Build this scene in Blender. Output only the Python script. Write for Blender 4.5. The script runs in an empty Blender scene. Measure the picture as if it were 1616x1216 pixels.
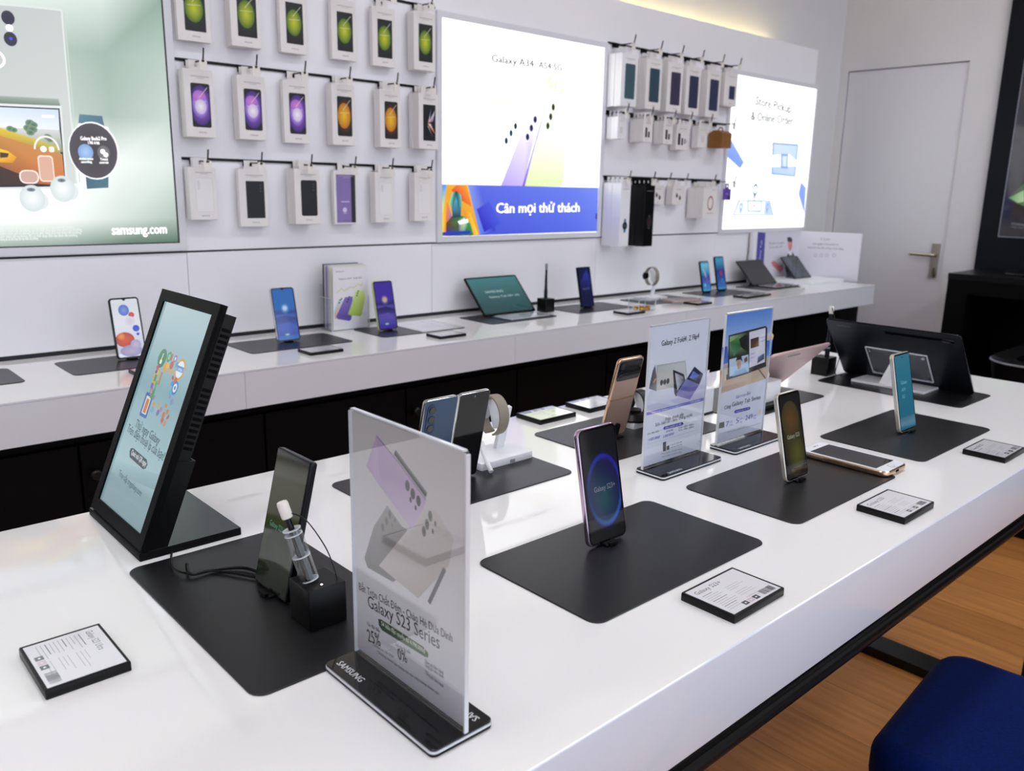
import bpy, math, random
from mathutils import Matrix, Vector
random.seed(7)
PI = math.pi
SC = bpy.context.scene
COL = SC.collection
TZ = 0.87                     # height of the tabletop above the floor
# ------------------------------------------------------------------ camera
def cam_rows():
    y, p, r = -0.743408083, 0.231405137, 0.0196169623
    def mm(a, b): return [[sum(a[i][k]*b[k][j] for k in range(3)) for j in range(3)] for i in range(3)]
    B = [[1,0,0],[0,0,-1],[0,1,0]]
    Y = [[math.cos(y), math.sin(y), 0], [-math.sin(y), math.cos(y), 0], [0,0,1]]
    P = [[1,0,0],[0,math.cos(p),-math.sin(p)],[0,math.sin(p),math.cos(p)]]
    Rr = [[math.cos(r),-math.sin(r),0],[math.sin(r),math.cos(r),0],[0,0,1]]
    return mm(mm(mm(Rr, P), B), Y)
R = cam_rows(); F = 1317.68
CAM = Vector((0, 0, TZ + 0.465))
cd = bpy.data.cameras.new('camera'); co = bpy.data.objects.new('camera', cd); COL.objects.link(co)
co.matrix_world = Matrix(((R[0][0], -R[1][0], -R[2][0], CAM.x), (R[0][1], -R[1][1], -R[2][1], CAM.y), (R[0][2], -R[1][2], -R[2][2], CAM.z), (0,0,0,1)))
cd.sensor_width = 36; cd.lens = F/1616*36; cd.clip_start = 0.02; cd.clip_end = 60
cd.dof.use_dof = True; cd.dof.focus_distance = 1.12; cd.dof.aperture_fstop = 8.0
SC.camera = co
def ray(u, v):
    a = ((u-808)/F, (v-608)/F, 1)
    return Vector([sum(R[k][j]*a[k] for k in range(3)) for j in range(3)])
# ------------------------------------------------------------------ world, exposure
w = bpy.data.worlds.new('world'); SC.world = w; w.use_nodes = True
bg = w.node_tree.nodes['Background']; bg.inputs[0].default_value = (0.78, 0.86, 0.99, 1); bg.inputs[1].default_value = 1.45
SC.view_settings.view_transform = 'Standard'; SC.view_settings.look = 'None'
SC.view_settings.exposure = 0.33; SC.view_settings.gamma = 1.0; SC.view_settings.use_curve_mapping = False
CEIL_POWER = 8.5              # emission strength of the ceiling light panels
# ------------------------------------------------------------------ colour, materials
LIT = []
def lin(c):
    if LIT: return hot(lin0(c))
    return lin0(c)
def lin0(c):
    if isinstance(c, str):
        c = c.lstrip('#'); c = [int(c[i:i+2], 16)/255 for i in (0, 2, 4)]
        c = [x/12.92 if x <= 0.04045 else ((x+0.055)/1.055)**2.4 for x in c]
    return (c[0], c[1], c[2], 1.0)
def mat(name, col, rough=0.5, metal=0.0, coat=0.0, emit=None, es=0.0, spec=None, sheen=0.0):
    m = bpy.data.materials.new(name); m.use_nodes = True
    b = m.node_tree.nodes['Principled BSDF']
    b.inputs['Base Color'].default_value = lin(col); b.inputs['Roughness'].default_value = rough; b.inputs['Metallic'].default_value = metal
    b.inputs['Coat Weight'].default_value = coat; b.inputs['Coat Roughness'].default_value = 0.04
    if spec is not None: b.inputs['Specular IOR Level'].default_value = spec
    if sheen: b.inputs['Sheen Weight'].default_value = sheen; b.inputs['Sheen Roughness'].default_value = 0.4
    if emit: b.inputs['Emission Color'].default_value = lin(emit); b.inputs['Emission Strength'].default_value = es
    return m
def noisy(m, scale=40, amt=0.04, bump=0.0, rough=0.0, vec=(1,1,1)):
    nt = m.node_tree; b = nt.nodes['Principled BSDF']
    tc = nt.nodes.new('ShaderNodeTexCoord'); mp = nt.nodes.new('ShaderNodeMapping'); mp.inputs['Scale'].default_value = vec
    n = nt.nodes.new('ShaderNodeTexNoise'); n.inputs['Scale'].default_value = scale; n.inputs['Detail'].default_value = 5
    nt.links.new(tc.outputs['Object'], mp.inputs[0]); nt.links.new(mp.outputs[0], n.inputs['Vector'])
    if amt:
        c = list(b.inputs['Base Color'].default_value)
        r = nt.nodes.new('ShaderNodeValToRGB')
        r.color_ramp.elements[0].position = 0.3; r.color_ramp.elements[1].position = 0.7
        r.color_ramp.elements[0].color = [max(0, x*(1-amt)) for x in c[:3]]+[1]; r.color_ramp.elements[1].color = [min(1, x*(1+amt)) for x in c[:3]]+[1]
        nt.links.new(n.outputs[0], r.inputs[0]); nt.links.new(r.outputs[0], b.inputs['Base Color'])
    if bump:
        bp = nt.nodes.new('ShaderNodeBump'); bp.inputs['Strength'].default_value = bump; bp.inputs['Distance'].default_value = 0.001
        nt.links.new(n.outputs[0], bp.inputs['Height']); nt.links.new(bp.outputs[0], b.inputs['Normal'])
    if rough:
        mr = nt.nodes.new('ShaderNodeMapRange'); mr.inputs[3].default_value = b.inputs['Roughness'].default_value-rough; mr.inputs[4].default_value = b.inputs['Roughness'].default_value+rough
        nt.links.new(n.outputs[0], mr.inputs[0]); nt.links.new(mr.outputs[0], b.inputs['Roughness'])
    return m
def attr_mat(name, lit, rough, coat=0.0, base=None):
    m = bpy.data.materials.new(name); m.use_nodes = True; nt = m.node_tree; b = nt.nodes['Principled BSDF']
    a = nt.nodes.new('ShaderNodeAttribute'); a.attribute_name = 'Col'
    b.inputs['Roughness'].default_value = rough; b.inputs['Coat Weight'].default_value = coat; b.inputs['Coat Roughness'].default_value = 0.03
    if lit:
        b.inputs['Base Color'].default_value = base or (0.01, 0.01, 0.01, 1)
        nt.links.new(a.outputs['Color'], b.inputs['Emission Color']); b.inputs['Emission Strength'].default_value = lit
    else: nt.links.new(a.outputs['Color'], b.inputs['Base Color'])
    return m
def clear_mat(name, tint=(0.96,0.97,0.98,1), rough=0.02, haze=0.0):
    m = bpy.data.materials.new(name); m.use_nodes = True; nt = m.node_tree; nt.nodes.clear()
    o = nt.nodes.new('ShaderNodeOutputMaterial'); t = nt.nodes.new('ShaderNodeBsdfTransparent'); g = nt.nodes.new('ShaderNodeBsdfGlossy'); mx = nt.nodes.new('ShaderNodeMixShader')
    lw = nt.nodes.new('ShaderNodeLayerWeight'); lw.inputs['Blend'].default_value = 0.5
    p = nt.nodes.new('ShaderNodeMath'); p.operation = 'POWER'; p.inputs[1].default_value = 4.5
    q = nt.nodes.new('ShaderNodeMath'); q.operation = 'MULTIPLY_ADD'; q.inputs[1].default_value = 0.95; q.inputs[2].default_value = 0.045 + haze
    t.inputs[0].default_value = tint; g.inputs[0].default_value = (1,1,1,1); g.inputs[1].default_value = rough
    nt.links.new(lw.outputs['Facing'], p.inputs[0]); nt.links.new(p.outputs[0], q.inputs[0]); nt.links.new(q.outputs[0], mx.inputs[0])
    nt.links.new(t.outputs[0], mx.inputs[1]); nt.links.new(g.outputs[0], mx.inputs[2]); nt.links.new(mx.outputs[0], o.inputs[0])
    return m
M = dict(
    top=mat('white_gloss_laminate', '#efefee', 0.022, spec=0.62), fascia=mat('white_fascia', '#dfe2ea', 0.18), tside=mat('table_edge_white', '#dde3f0', 0.10),
    panel=noisy(mat('wall_panel_white', '#f1f0f5', 0.42), 3, 0.015), wall=noisy(mat('wall_paint', '#dadadc', 0.6), 4, 0.02), doorm=mat('door_paint', '#dcdce2', 0.4),
    groove=mat('groove_dark', '#34343a', 0.6), black=mat('black_plastic', '#060607', 0.34, spec=0.26), blackg=mat('black_gloss', '#08080a', 0.06), cab=mat('black_cabinet', '#040406', 0.5, spec=0.1),
    blackm=noisy(mat('black_textured', '#070708', 0.55, spec=0.10), 900, 0.0, bump=0.25), mat=noisy(mat('charcoal_mat', '#17171a', 0.33, spec=0.42), 1400, 0.08, bump=0.12),
    white=mat('white_plastic', '#eceef2', 0.3), card=mat('white_card', '#e9e6e4', 0.5), cardg=mat('white_card_gloss', '#eeeef2', 0.25), steel=mat('brushed_steel', '#b9b2a6', 0.28, 1.0),
    silver=mat('silver_frame', '#c9cbd0', 0.16, 1.0), lilac=mat('lilac_frame', '#cdb6cc', 0.16, 1.0), gold=mat('gold_frame', '#e0bfa0', 0.18, 1.0), rose=noisy(mat('rose_gold_back', '#c8a898', 0.34, 0.3), 60, 0.03),
    cream=mat('cream_frame', '#d9d5cb', 0.2, 0.6), blueback=mat('phantom_blue_back', '#41566f', 0.28, 0.35), graph=mat('graphite_metal', '#3a3c42', 0.34, 0.85), dkframe=mat('dark_frame', '#24262b', 0.2, 0.9),
    pinkback=mat('pink_metal', '#cdb0b2', 0.36, 0.5), greenframe=mat('lime_frame', '#c3d08e', 0.3, 0.3), lens=mat('lens_glass', '#07080b', 0.05, coat=1.0), lensring=mat('lens_ring', '#3b4c60', 0.25, 0.8),
    strap=mat('taupe_strap', '#8d8474', 0.6), strapb=mat('black_strap', '#0c0c0e', 0.45), blackframe=mat('lightbox_edge', '#16181a', 0.4), boxframe=mat('lightbox_frame', '#dedee4', 0.3),
    navy=noisy(mat('navy_wall', '#060a12', 0.4, spec=0.2), 5, 0.05), velvet=noisy(mat('navy_velvet', '#01164e', 0.9, spec=0.08, sheen=0.04), 220, 0.22, bump=0.5), brown=noisy(mat('kraft_card', '#8a5a26', 0.7), 60, 0.08),
    chrome=mat('chrome_pin', '#d8dae0', 0.1, 1.0), goldfoil=mat('gold_foil', '#d8a520', 0.25, 0.8), clear=clear_mat('clear_acrylic'), clearedge=mat('acrylic_edge', '#dfe3ea', 0.12, coat=0.6),
    ceil=mat('ceiling_paint', '#c9c9cb', 0.8), purple=mat('violet_card', '#6c49b4', 0.4), led=mat('led_dot', '#ffffff', 0.3, emit='#ffffff', es=4.0), greyplate=mat('dark_teal_plate', '#3a4244', 0.22, 0.3),
    silver2=mat('satin_silver', '#8d93a0', 0.35, 0.8), darkgap=mat('slot_black', '#020203', 0.7, spec=0.1), tagclip=mat('clip_plastic', '#e8e4dc', 0.3), whiteu=mat('ledge_white', '#f0f0f4', 0.2),
)
M['print'] = attr_mat('printed_paper', 0, 0.45); M['glossprint'] = attr_mat('printed_gloss', 0, 0.06, coat=1.0)
M['lightbox'] = attr_mat('backlit_print', 1.0, 0.35); M['screen'] = attr_mat('phone_display', 0.66, 0.05, coat=0.25); M['dimscreen'] = attr_mat('dim_display', 0.50, 0.07, coat=0.2)
M['kiosk'] = attr_mat('kiosk_display', 0.60, 0.12)
# wood floor
def wood():
    m = mat('oak_floor', '#8a5a30', 0.42, spec=0.35); nt = m.node_tree; b = nt.nodes['Principled BSDF']
    tc = nt.nodes.new('ShaderNodeTexCoord'); mp = nt.nodes.new('ShaderNodeMapping'); mp.inputs['Rotation'].default_value = (0, 0, PI/2)
    br = nt.nodes.new('ShaderNodeTexBrick'); br.inputs['Scale'].default_value = 1; br.inputs['Brick Width'].default_value = 1.2; br.inputs['Row Height'].default_value = 0.19
    br.inputs['Mortar Size'].default_value = 0.0012; br.inputs['Color1'].default_value = lin('#b67c42'); br.inputs['Color2'].default_value = lin('#a66e38'); br.inputs['Mortar'].default_value = lin('#6e4420'); br.offset = 0.37
    m2 = nt.nodes.new('ShaderNodeMapping'); m2.inputs['Scale'].default_value = (26, 1.6, 1)
    n = nt.nodes.new('ShaderNodeTexNoise'); n.inputs['Scale'].default_value = 1.6; n.inputs['Detail'].default_value = 8; n.inputs['Roughness'].default_value = 0.65; n.inputs['Distortion'].default_value = 0.5
    r = nt.nodes.new('ShaderNodeValToRGB'); r.color_ramp.elements[0].position = 0.34; r.color_ramp.elements[0].color = (0.74, 0.70, 0.65, 1); r.color_ramp.elements[1].position = 0.62; r.color_ramp.elements[1].color = (1.12, 1.12, 1.12, 1)
    mx = nt.nodes.new('ShaderNodeMixRGB'); mx.blend_type = 'MULTIPLY'; mx.inputs[0].default_value = 0.9
    nt.links.new(tc.outputs['Object'], mp.inputs[0]); nt.links.new(mp.outputs[0], br.inputs['Vector']); nt.links.new(tc.outputs['Object'], m2.inputs[0]); nt.links.new(m2.outputs[0], n.inputs['Vector'])
    nt.links.new(n.outputs[0], r.inputs[0]); nt.links.new(br.outputs[0], mx.inputs[1]); nt.links.new(r.outputs[0], mx.inputs[2]); nt.links.new(mx.outputs[0], b.inputs['Base Color'])
    return m
M['wood'] = wood()
# ------------------------------------------------------------------ mesh builder
def rr(w, h, r, n=5):
    r = max(min(r, w/2-1e-5, h/2-1e-5), 1e-5); P = []
    for cx, cy, a0 in ((w/2-r, h/2-r, 0), (-w/2+r, h/2-r, 90), (-w/2+r, -h/2+r, 180), (w/2-r, -h/2+r, 270)):
        for i in range(n+1):
            a = math.radians(a0 + 90*i/n); P.append((cx+r*math.cos(a), cy+r*math.sin(a)))
    return P
UP = Matrix.Rotation(PI/2, 4, 'X')          # XY plane -> XZ plane, +Z normal -> -Y (front)
def T(x, y, z): return Matrix.Translation((x, y, z))
def RZ(a): return Matrix.Rotation(math.radians(a), 4, 'Z')
def RX(a): return Matrix.Rotation(math.radians(a), 4, 'X')
def RY(a): return Matrix.Rotation(math.radians(a), 4, 'Y')
class MB:
    def __init__(s): s.v = []; s.f = []; s.m = []; s.c = []; s.mats = []
    def mi(s, m):
        if isinstance(m, str): m = M[m]
        if m not in s.mats: s.mats.append(m)
        return s.mats.index(m)
    def add(s, vs, fs, m, X=None, cols=None):
        b = len(s.v); k = s.mi(m)
        for p in vs: s.v.append((X @ Vector(p))[:] if X is not None else tuple(p))
        for f in fs:
            s.f.append([b+i for i in f]); s.m.append(k); s.c.append([cols[i] for i in f] if cols else None)
        return s
    def box(s, x0, x1, y0, y1, z0, z1, m, X=None):
        vs = [(x, y, z) for z in (z0, z1) for y in (y0, y1) for x in (x0, x1)]
        return s.add(vs, [(0,2,3,1),(4,5,7,6),(0,1,5,4),(2,6,7,3),(0,4,6,2),(1,3,7,5)], m, X)
    def slab(s, w, h, t, r, m, X=None, bev=0.0, n=5, bs=2, topmat=None):
        rings = []
        prof = [(0, 0)] if not bev else []
        if bev:
            for i in range(bs+1):
                a = PI/2*i/bs; prof.append((bev*(1-math.sin(a)), bev*(1-math.cos(a))))
        lo = [(i, z) for i, z in prof]; hi = [(i, t-z) for i, z in reversed(prof)]
        for ins, z in lo+hi:
            rings.append([(x, y, z) for x, y in rr(w-2*ins, h-2*ins, max(r-ins, 1e-5), n)])
        N = len(rings[0]); vs = [p for q in rings for p in q]; fs = []
        for k in range(len(rings)-1):
            for i in range(N): fs.append((k*N+i, k*N+(i+1) % N, (k+1)*N+(i+1) % N, (k+1)*N+i))
        s.add(vs, fs+[tuple(reversed(range(N)))], m, X)
        return s.add(rings[-1], [tuple(range(N))], topmat or m, X)
    def prism(s, pts, t, m, X=None):
        N = len(pts); vs = [(x, y, 0) for x, y in pts]+[(x, y, t) for x, y in pts]
        return s.add(vs, [tuple(reversed(range(N))), tuple(range(N, 2*N))]+[(i, (i+1) % N, N+(i+1) % N, N+i) for i in range(N)], m, X)
    def lathe(s, prof, m, X=None, n=24):
        vs = []; fs = []
        for r_, z in prof:
            for i in range(n):
                a = 2*PI*i/n; vs.append((r_*math.cos(a), r_*math.sin(a), z))
        for k in range(len(prof)-1):
            for i in range(n): fs.append((k*n+i, k*n+(i+1) % n, (k+1)*n+(i+1) % n, (k+1)*n+i))
        fs.append(tuple(reversed(range(n)))); fs.append(tuple(range((len(prof)-1)*n, len(prof)*n)))
        return s.add(vs, fs, m, X)
    def cyl(s, r, h, m, X=None, n=20, bev=0.0):
        return s.lathe([(r-bev, 0), (r, bev), (r, h-bev), (r-bev, h)] if bev else [(r, 0), (r, h)], m, X, n)
    def tube(s, pts, r, m, X=None, n=8, flat=None):
        pts = [Vector(p) for p in pts]; vs = []; fs = []
        t0 = (pts[1]-pts[0]).normalized(); ref = Vector((0,0,1)) if abs(t0.z) < 0.9 else Vector((1,0,0))
        a = t0.cross(ref).normalized()
        for i, p in enumerate(pts):
            t = (pts[min(i+1, len(pts)-1)]-pts[max(i-1, 0)]).normalized()
            a = (a - t*a.dot(t)).normalized(); b = t.cross(a)
            for k in range(n):
                q = 2*PI*k/n; vs.append(p + a*math.cos(q)*r + b*math.sin(q)*(flat or r))
        for i in range(len(pts)-1):
            for k in range(n): fs.append((i*n+k, i*n+(k+1) % n, (i+1)*n+(k+1) % n, (i+1)*n+k))
        fs.append(tuple(reversed(range(n)))); fs.append(tuple(range((len(pts)-1)*n, len(pts)*n)))
        return s.add(vs, fs, m, X)
    def build(s, name, parent=None, smooth=True):
        me = bpy.data.meshes.new(name); me.from_pydata(s.v, [], s.f)
        for m in s.mats: me.materials.append(m)
        me.polygons.foreach_set('material_index', s.m)
        if any(c for c in s.c):
            ca = me.color_attributes.new('Col', 'FLOAT_COLOR', 'CORNER'); buf = []
            for f, c in zip(s.f, s.c):
                for i in range(len(f)): buf.extend(c[i] if c else (1,1,1,1))
            ca.data.foreach_set('color', buf)
        if smooth:
            me.polygons.foreach_set('use_smooth', [True]*len(s.f)); me.set_sharp_from_angle(angle=math.radians(25))
        me.update()
        o = bpy.data.objects.new(name, me); COL.objects.link(o)
        if parent: o.parent = parent
        return o
# text meshes
_tc = {}
def text_mesh(s, bold=0.0):
    if 'Đ' in s and (s, bold) not in _tc:            # capital D with stroke: a D and a short bar across its stem
        vs, fs, tw = text_mesh(s.replace('Đ', 'D'), bold); vs = list(vs); fs = list(fs)
        for i, ch in enumerate(s):
            if ch == 'Đ':
                x = 0.0 if i == 0 else text_mesh(s[:i].replace('Đ', 'D')+'D', bold)[2]-0.62
                b = len(vs); vs += [(x-0.05, 0.31), (x+0.30, 0.31), (x+0.30, 0.38), (x-0.05, 0.38)]; fs.append((b, b+1, b+2, b+3))
        _tc[(s, bold)] = (vs, fs, tw)
    k = (s, bold)
    if k not in _tc:
        cu = bpy.data.curves.new('t', 'FONT'); cu.body = s; cu.resolution_u = 2; cu.size = 1; cu.offset = bold
        o = bpy.data.objects.new('t', cu); COL.objects.link(o)
        dg = bpy.context.evaluated_depsgraph_get(); me = bpy.data.meshes.new_from_object(o.evaluated_get(dg))
        vs = [(v.co.x, v.co.y) for v in me.vertices]; fs = [tuple(p.vertices) for p in me.polygons]
        bpy.data.objects.remove(o); bpy.data.curves.remove(cu); bpy.data.meshes.remove(me)
        x0 = min(v[0] for v in vs); x1 = max(v[0] for v in vs)
        _tc[k] = ([(x-x0, y) for x, y in vs], fs, x1-x0)
    return _tc[k]
def hot(c):
    k = max(0.0, min(1.0, (min(c[:3])-0.80)/0.18)); k = 0.84*(1+0.75*k*k); return (c[0]*k, c[1]*k, c[2]*k, 1.0)
class Art:
    """flat artwork on the XY plane of X (a matrix local to the part); W is that plane's world matrix, used to read positions off the photo"""
    def __init__(s, mb, X, m, W=None, step=0.00012):
        s.mb = mb; s.X = X; s.m = m; s.W = W; s.z = 0.0; s.step = step*0.11
    def up(s): s.z += s.step; return s.z
    def px(s, pts):
        out = []
        Wi = s.W.inverted(); o = Wi @ CAM; single = not isinstance(pts[0], (tuple, list))
        for u, v in ([pts] if single else pts):
            d = Wi.to_3x3() @ ray(u, v); t = -o.z/d.z; out.append((o.x+d.x*t, o.y+d.y*t))
        return out[0] if single else out
    def poly(s, pts, col):
        z = s.up(); cols = [lin(c) for c in col] if isinstance(col, list) else [lin(col)]*len(pts)
        s.mb.add([(x, y, z) for x, y in pts], [tuple(range(len(pts)))], s.m, s.X, cols); return s
    def rect(s, x0, y0, x1, y1, c, ctop=None, cols=None):
        return s.poly([(x0,y0),(x1,y0),(x1,y1),(x0,y1)], cols or ([c, c, ctop, ctop] if ctop else c))
    def vgrad(s, x0, y0, x1, y1, stops):
        z = s.up()
        for (a, ca), (b, cb) in zip(stops, stops[1:]):
            ya = y0+(y1-y0)*a; yb = y0+(y1-y0)*b
            s.mb.add([(x0,ya,z),(x1,ya,z),(x1,yb,z),(x0,yb,z)], [(0,1,2,3)], s.m, s.X, [lin(ca), lin(ca), lin(cb), lin(cb)])
        return s
    def rrect(s, cx, cy, w, h, r, col, ang=0):
        c, q = math.cos(math.radians(ang)), math.sin(math.radians(ang))
        return s.poly([(cx+x*c-y*q, cy+x*q+y*c) for x, y in rr(w, h, r, 3)], col)
    def circ(s, cx, cy, r, col, rim=None, ry=None, n=28, clip=None, inner=None):
        ry = ry or r; z = s.up(); C_ = lin(col); K = lin(rim or col)
        P = [(cx+r*math.cos(2*PI*i/n), cy+ry*math.sin(2*PI*i/n)) for i in range(n)]
        if clip: P = [(min(max(x, clip[0]), clip[2]), min(max(y, clip[1]), clip[3])) for x, y in P]; cx = min(max(cx, clip[0]), clip[2]); cy = min(max(cy, clip[1]), clip[3])
        vs = [(cx, cy, z)]+[(x, y, z) for x, y in P]
        s.mb.add(vs, [(0, 1+i, 1+(i+1) % n) for i in range(n)], s.m, s.X, [C_]+[K]*n); return s
    def ring(s, cx, cy, r0, r1, c0, c1=None, n=28, ry=1.0, a0=0, a1=360):
        z = s.up(); vs = []; cols = []
        for i in range(n+1):
            a = math.radians(a0+(a1-a0)*i/n)
            for r_, c in ((r0, c0), (r1, c1 or c0)): vs.append((cx+r_*math.cos(a), cy+r_*ry*math.sin(a), z)); cols.append(lin(c))
        s.mb.add(vs, [(2*i, 2*i+1, 2*i+3, 2*i+2) for i in range(n)], s.m, s.X, cols); return s
    def line(s, pts, w, col):
        z = s.up()
        for (x0, y0), (x1, y1) in zip(pts, pts[1:]):
            d = math.hypot(x1-x0, y1-y0) or 1; nx, ny = -(y1-y0)/d*w/2, (x1-x0)/d*w/2
            s.mb.add([(x0-nx,y0-ny,z),(x1-nx,y1-ny,z),(x1+nx,y1+ny,z),(x0+nx,y0+ny,z)], [(0,1,2,3)], s.m, s.X, [lin(col)]*4)
        return s
    def text(s, t, x, y, size, col, w=None, al='l', bold=0.0, ang=0, shear=0):
        if bold:
            dx = bold*size*0.55; s.text(t, x-dx*math.cos(math.radians(ang)), y-dx*math.sin(math.radians(ang)), size, col, w, al, 0.0, ang, shear); x += dx*math.cos(math.radians(ang)); y += dx*math.sin(math.radians(ang)); s.text(t, x-dx, y, size, col, w, al, 0.0, ang, shear)
        vs, fs, tw = text_mesh(t); z = s.up(); sx = (w/tw) if w else size; W_ = tw*sx
        ox = 0 if al == 'l' else (-W_/2 if al == 'c' else -W_)
        c, q = math.cos(math.radians(ang)), math.sin(math.radians(ang)); P = []
        for a, b in vs:
            a = ox+a*sx; b = b*size; P.append((x+a*c-b*q, y+a*q+b*c, z))
        s.mb.add(P, fs, s.m, s.X, [lin(col)]*len(P)); return s
    def ptext(s, t, p0, p1, size, col, bold=0.035):          # text whose baseline runs from photo point p0 to p1 on this plane
        a, b = s.px([p0, p1]); return s.text(t, a[0], a[1], size, col, w=math.hypot(b[0]-a[0], b[1]-a[1]), bold=bold, ang=math.degrees(math.atan2(b[1]-a[1], b[0]-a[0])))
# ------------------------------------------------------------------ scene objects
def props(o, label=None, cat=None, group=None, kind=None):
    if label: o['label'] = label
    if cat: o['category'] = cat
    if group: o['group'] = group
    if kind: o['kind'] = kind
    return o
def thing(name, label, cat, X, group=None):
    o = bpy.data.objects.new(name, None); COL.objects.link(o); o.empty_display_size = 0.02; o.matrix_world = X
    return props(o, label, cat, group)
def place(o, X): o.matrix_world = X; return o
def struct(name, mb, X=None):
    o = mb.build(name); props(o, kind='structure')
    if X is not None: o.matrix_world = X
    return o
def at(x, y, z=0.0, rz=0, tilt=0): return T(x, y, TZ+z) @ RZ(rz) @ RX(-tilt)
def dup(o, X):
    c = o.copy(); COL.objects.link(c); c.matrix_world = X
    for ch in list(o.children):
        k = ch.copy(); COL.objects.link(k); k.parent = c
        for g in ch.children:
            q = g.copy(); COL.objects.link(q); q.parent = k
    return c
# ================================================================== ROOM
m = MB(); m.box(-5, 5.3, -5, 2.8, -0.05, 0, 'wood'); struct('floor', m)
m = MB(); m.box(-5, 5.3, -5, 2.8, 3.0, 3.06, 'ceil'); struct('ceiling', m)
m = MB(); m.box(-5, 5.3, 2.62, 2.72, 0, 3.0, 'wall'); struct('wall_back', m)
m = MB(); m.box(-5.1, -5, -5, 2.72, 0, 3.0, 'wall'); struct('wall_left', m)
# right wall with the door opening, then the door leaf
DY0, DY1, DZ = 1.886, 2.572, TZ+1.186
m = MB(); m.box(5.05, 5.2, -5, DY0, 0, 3.0, 'wall'); m.box(5.05, 5.2, DY1, 2.62, 0, 3.0, 'wall'); m.box(5.05, 5.2, DY0, DY1, DZ, 3.0, 'wall'); m.box(5.14, 5.2, DY0, DY1, 0, DZ, 'wall')
struct('wall_right', m)
m = MB(); m.box(5.062, 5.10, DY0+0.004, DY1-0.005, 0.006, DZ-0.005, 'doorm'); dr = struct('door_1', m)
m = MB()
m.box(5.052, 5.061, 1.913, 1.957, TZ+0.015, TZ+0.205, 'steel'); m.box(5.045, 5.052, 1.925, 1.945, TZ+0.125, TZ+0.15, 'steel')
m.tube([(5.05, 1.935, TZ+0.14), (5.022, 1.935, TZ+0.14), (5.015, 1.945, TZ+0.141), (5.015, 2.06, TZ+0.143)], 0.011, 'steel', n=10)
m.cyl(0.009, 0.012, 'steel', T(5.052, 1.935, TZ+0.07) @ RY(-90)); m.box(5.03, 5.045, 1.931, 1.937, TZ+0.035, TZ+0.075, 'steel'); m.box(5.03, 5.034, 1.926, 1.95, TZ+0.01, TZ+0.042, 'steel')
m.build('door_handle', dr)
# white display panel on the back wall, joints as real grooves in dark backing
def wall_panel():
    m = MB(); y0, y1 = 2.474, 2.56; z0, zg, z1 = TZ+0.012, TZ+0.266, TZ+1.232; g = 0.0009
    seams_lo = [-2.6, -1.7, -0.8, 0.08, 0.965, 1.863, 2.757, 3.65]; X1 = 4.5
    xs = [-3.5]+seams_lo+[X1]
    for a, b in zip(xs, xs[1:]): m.box(a+g, b-g, y0, y1, z0, zg-0.003, 'panel')
    m.box(-3.5, X1, y0, y1, zg+0.003, z1, 'panel')
    m.box(-3.5, X1-0.01, y0+0.008, y1-0.002, TZ-0.01, z1-0.02, 'groove')
    return struct('wall_panel', m)
wall_panel()
# dark navy wall section
m = MB(); m.box(5.02, 5.05, -3.5, 1.707, 0, 3.0, 'navy'); struct('wall_panel', m)
# ceiling light panels (the light of the room)
cm = mat('ceiling_diffuser', '#ffffff', 0.5, emit='#f6f8ff', es=CEIL_POWER)
m = MB(); m.slab(1.24, 0.34, 0.03, 0.004, 'boxframe'); m2 = MB(); m2.slab(1.2, 0.30, 0.004, 0.002, cm)
first = None
for k, (x, y) in enumerate([(0.3, 0.9), (2.3, 0.9), (4.1, 0.9), (-1.6, 0.9), (0.3, -0.9), (2.3, -0.9), (4.1, -0.9), (-1.6, -0.9), (0.3, -2.7), (2.3, -2.7)]):
    X = T(x, y, 2.968)
    if first is None:
        first = thing('ceiling_light', '', 'ceiling light', X); m.build('frame', first); d = m2.build('diffuser', first); d.location = (0, 0, -0.005); o = first
    else: o = dup(first, X)
    props(o, 'long white ceiling light panel out of view above the shop tables', 'ceiling light', 'ceiling light panels')
# cove strip behind the panel
m = MB(); m.box(-3.4, 4.22, 2.585, 2.61, TZ+1.19, TZ+1.205, mat('cove_led', '#ffe9a8', 0.5, emit='#ffe69a', es=11.0))
props(m.build('led_strip'), 'warm yellow LED strip glowing above the top edge of the white wall panel', 'light strip')
# ================================================================== BACK COUNTER
CX0, CX1 = -3.2, 4.465
m = MB()
seam = [-2.78, -1.84, -0.9, 0.0, 0.905, 1.845, 2.785, 3.725]
xs = [CX0]+seam+[CX1]
m.slab(CX1-CX0, 2.474-1.995, 0.006, 0.001, 'fascia', T((CX0+CX1)/2, (1.995+2.474)/2, TZ-0.006), bev=0.0012, topmat='top')
top = props(m.build('countertop'), 'long glossy white wall counter running below the backlit posters', 'counter')
m = MB()
for a, b in zip(xs, xs[1:]): m.box(a+0.0006, b-0.0006, 1.995, 2.012, TZ-0.101, TZ-0.0062, 'fascia')
m.box(CX1-0.017, CX1-0.0008, 2.012, 2.47, TZ-0.101, TZ-0.0062, 'fascia'); m.box(CX0, CX1-0.02, 2.014, 2.47, TZ-0.1, TZ-0.0065, 'fascia')
m.build('front_fascia', top)
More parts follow.
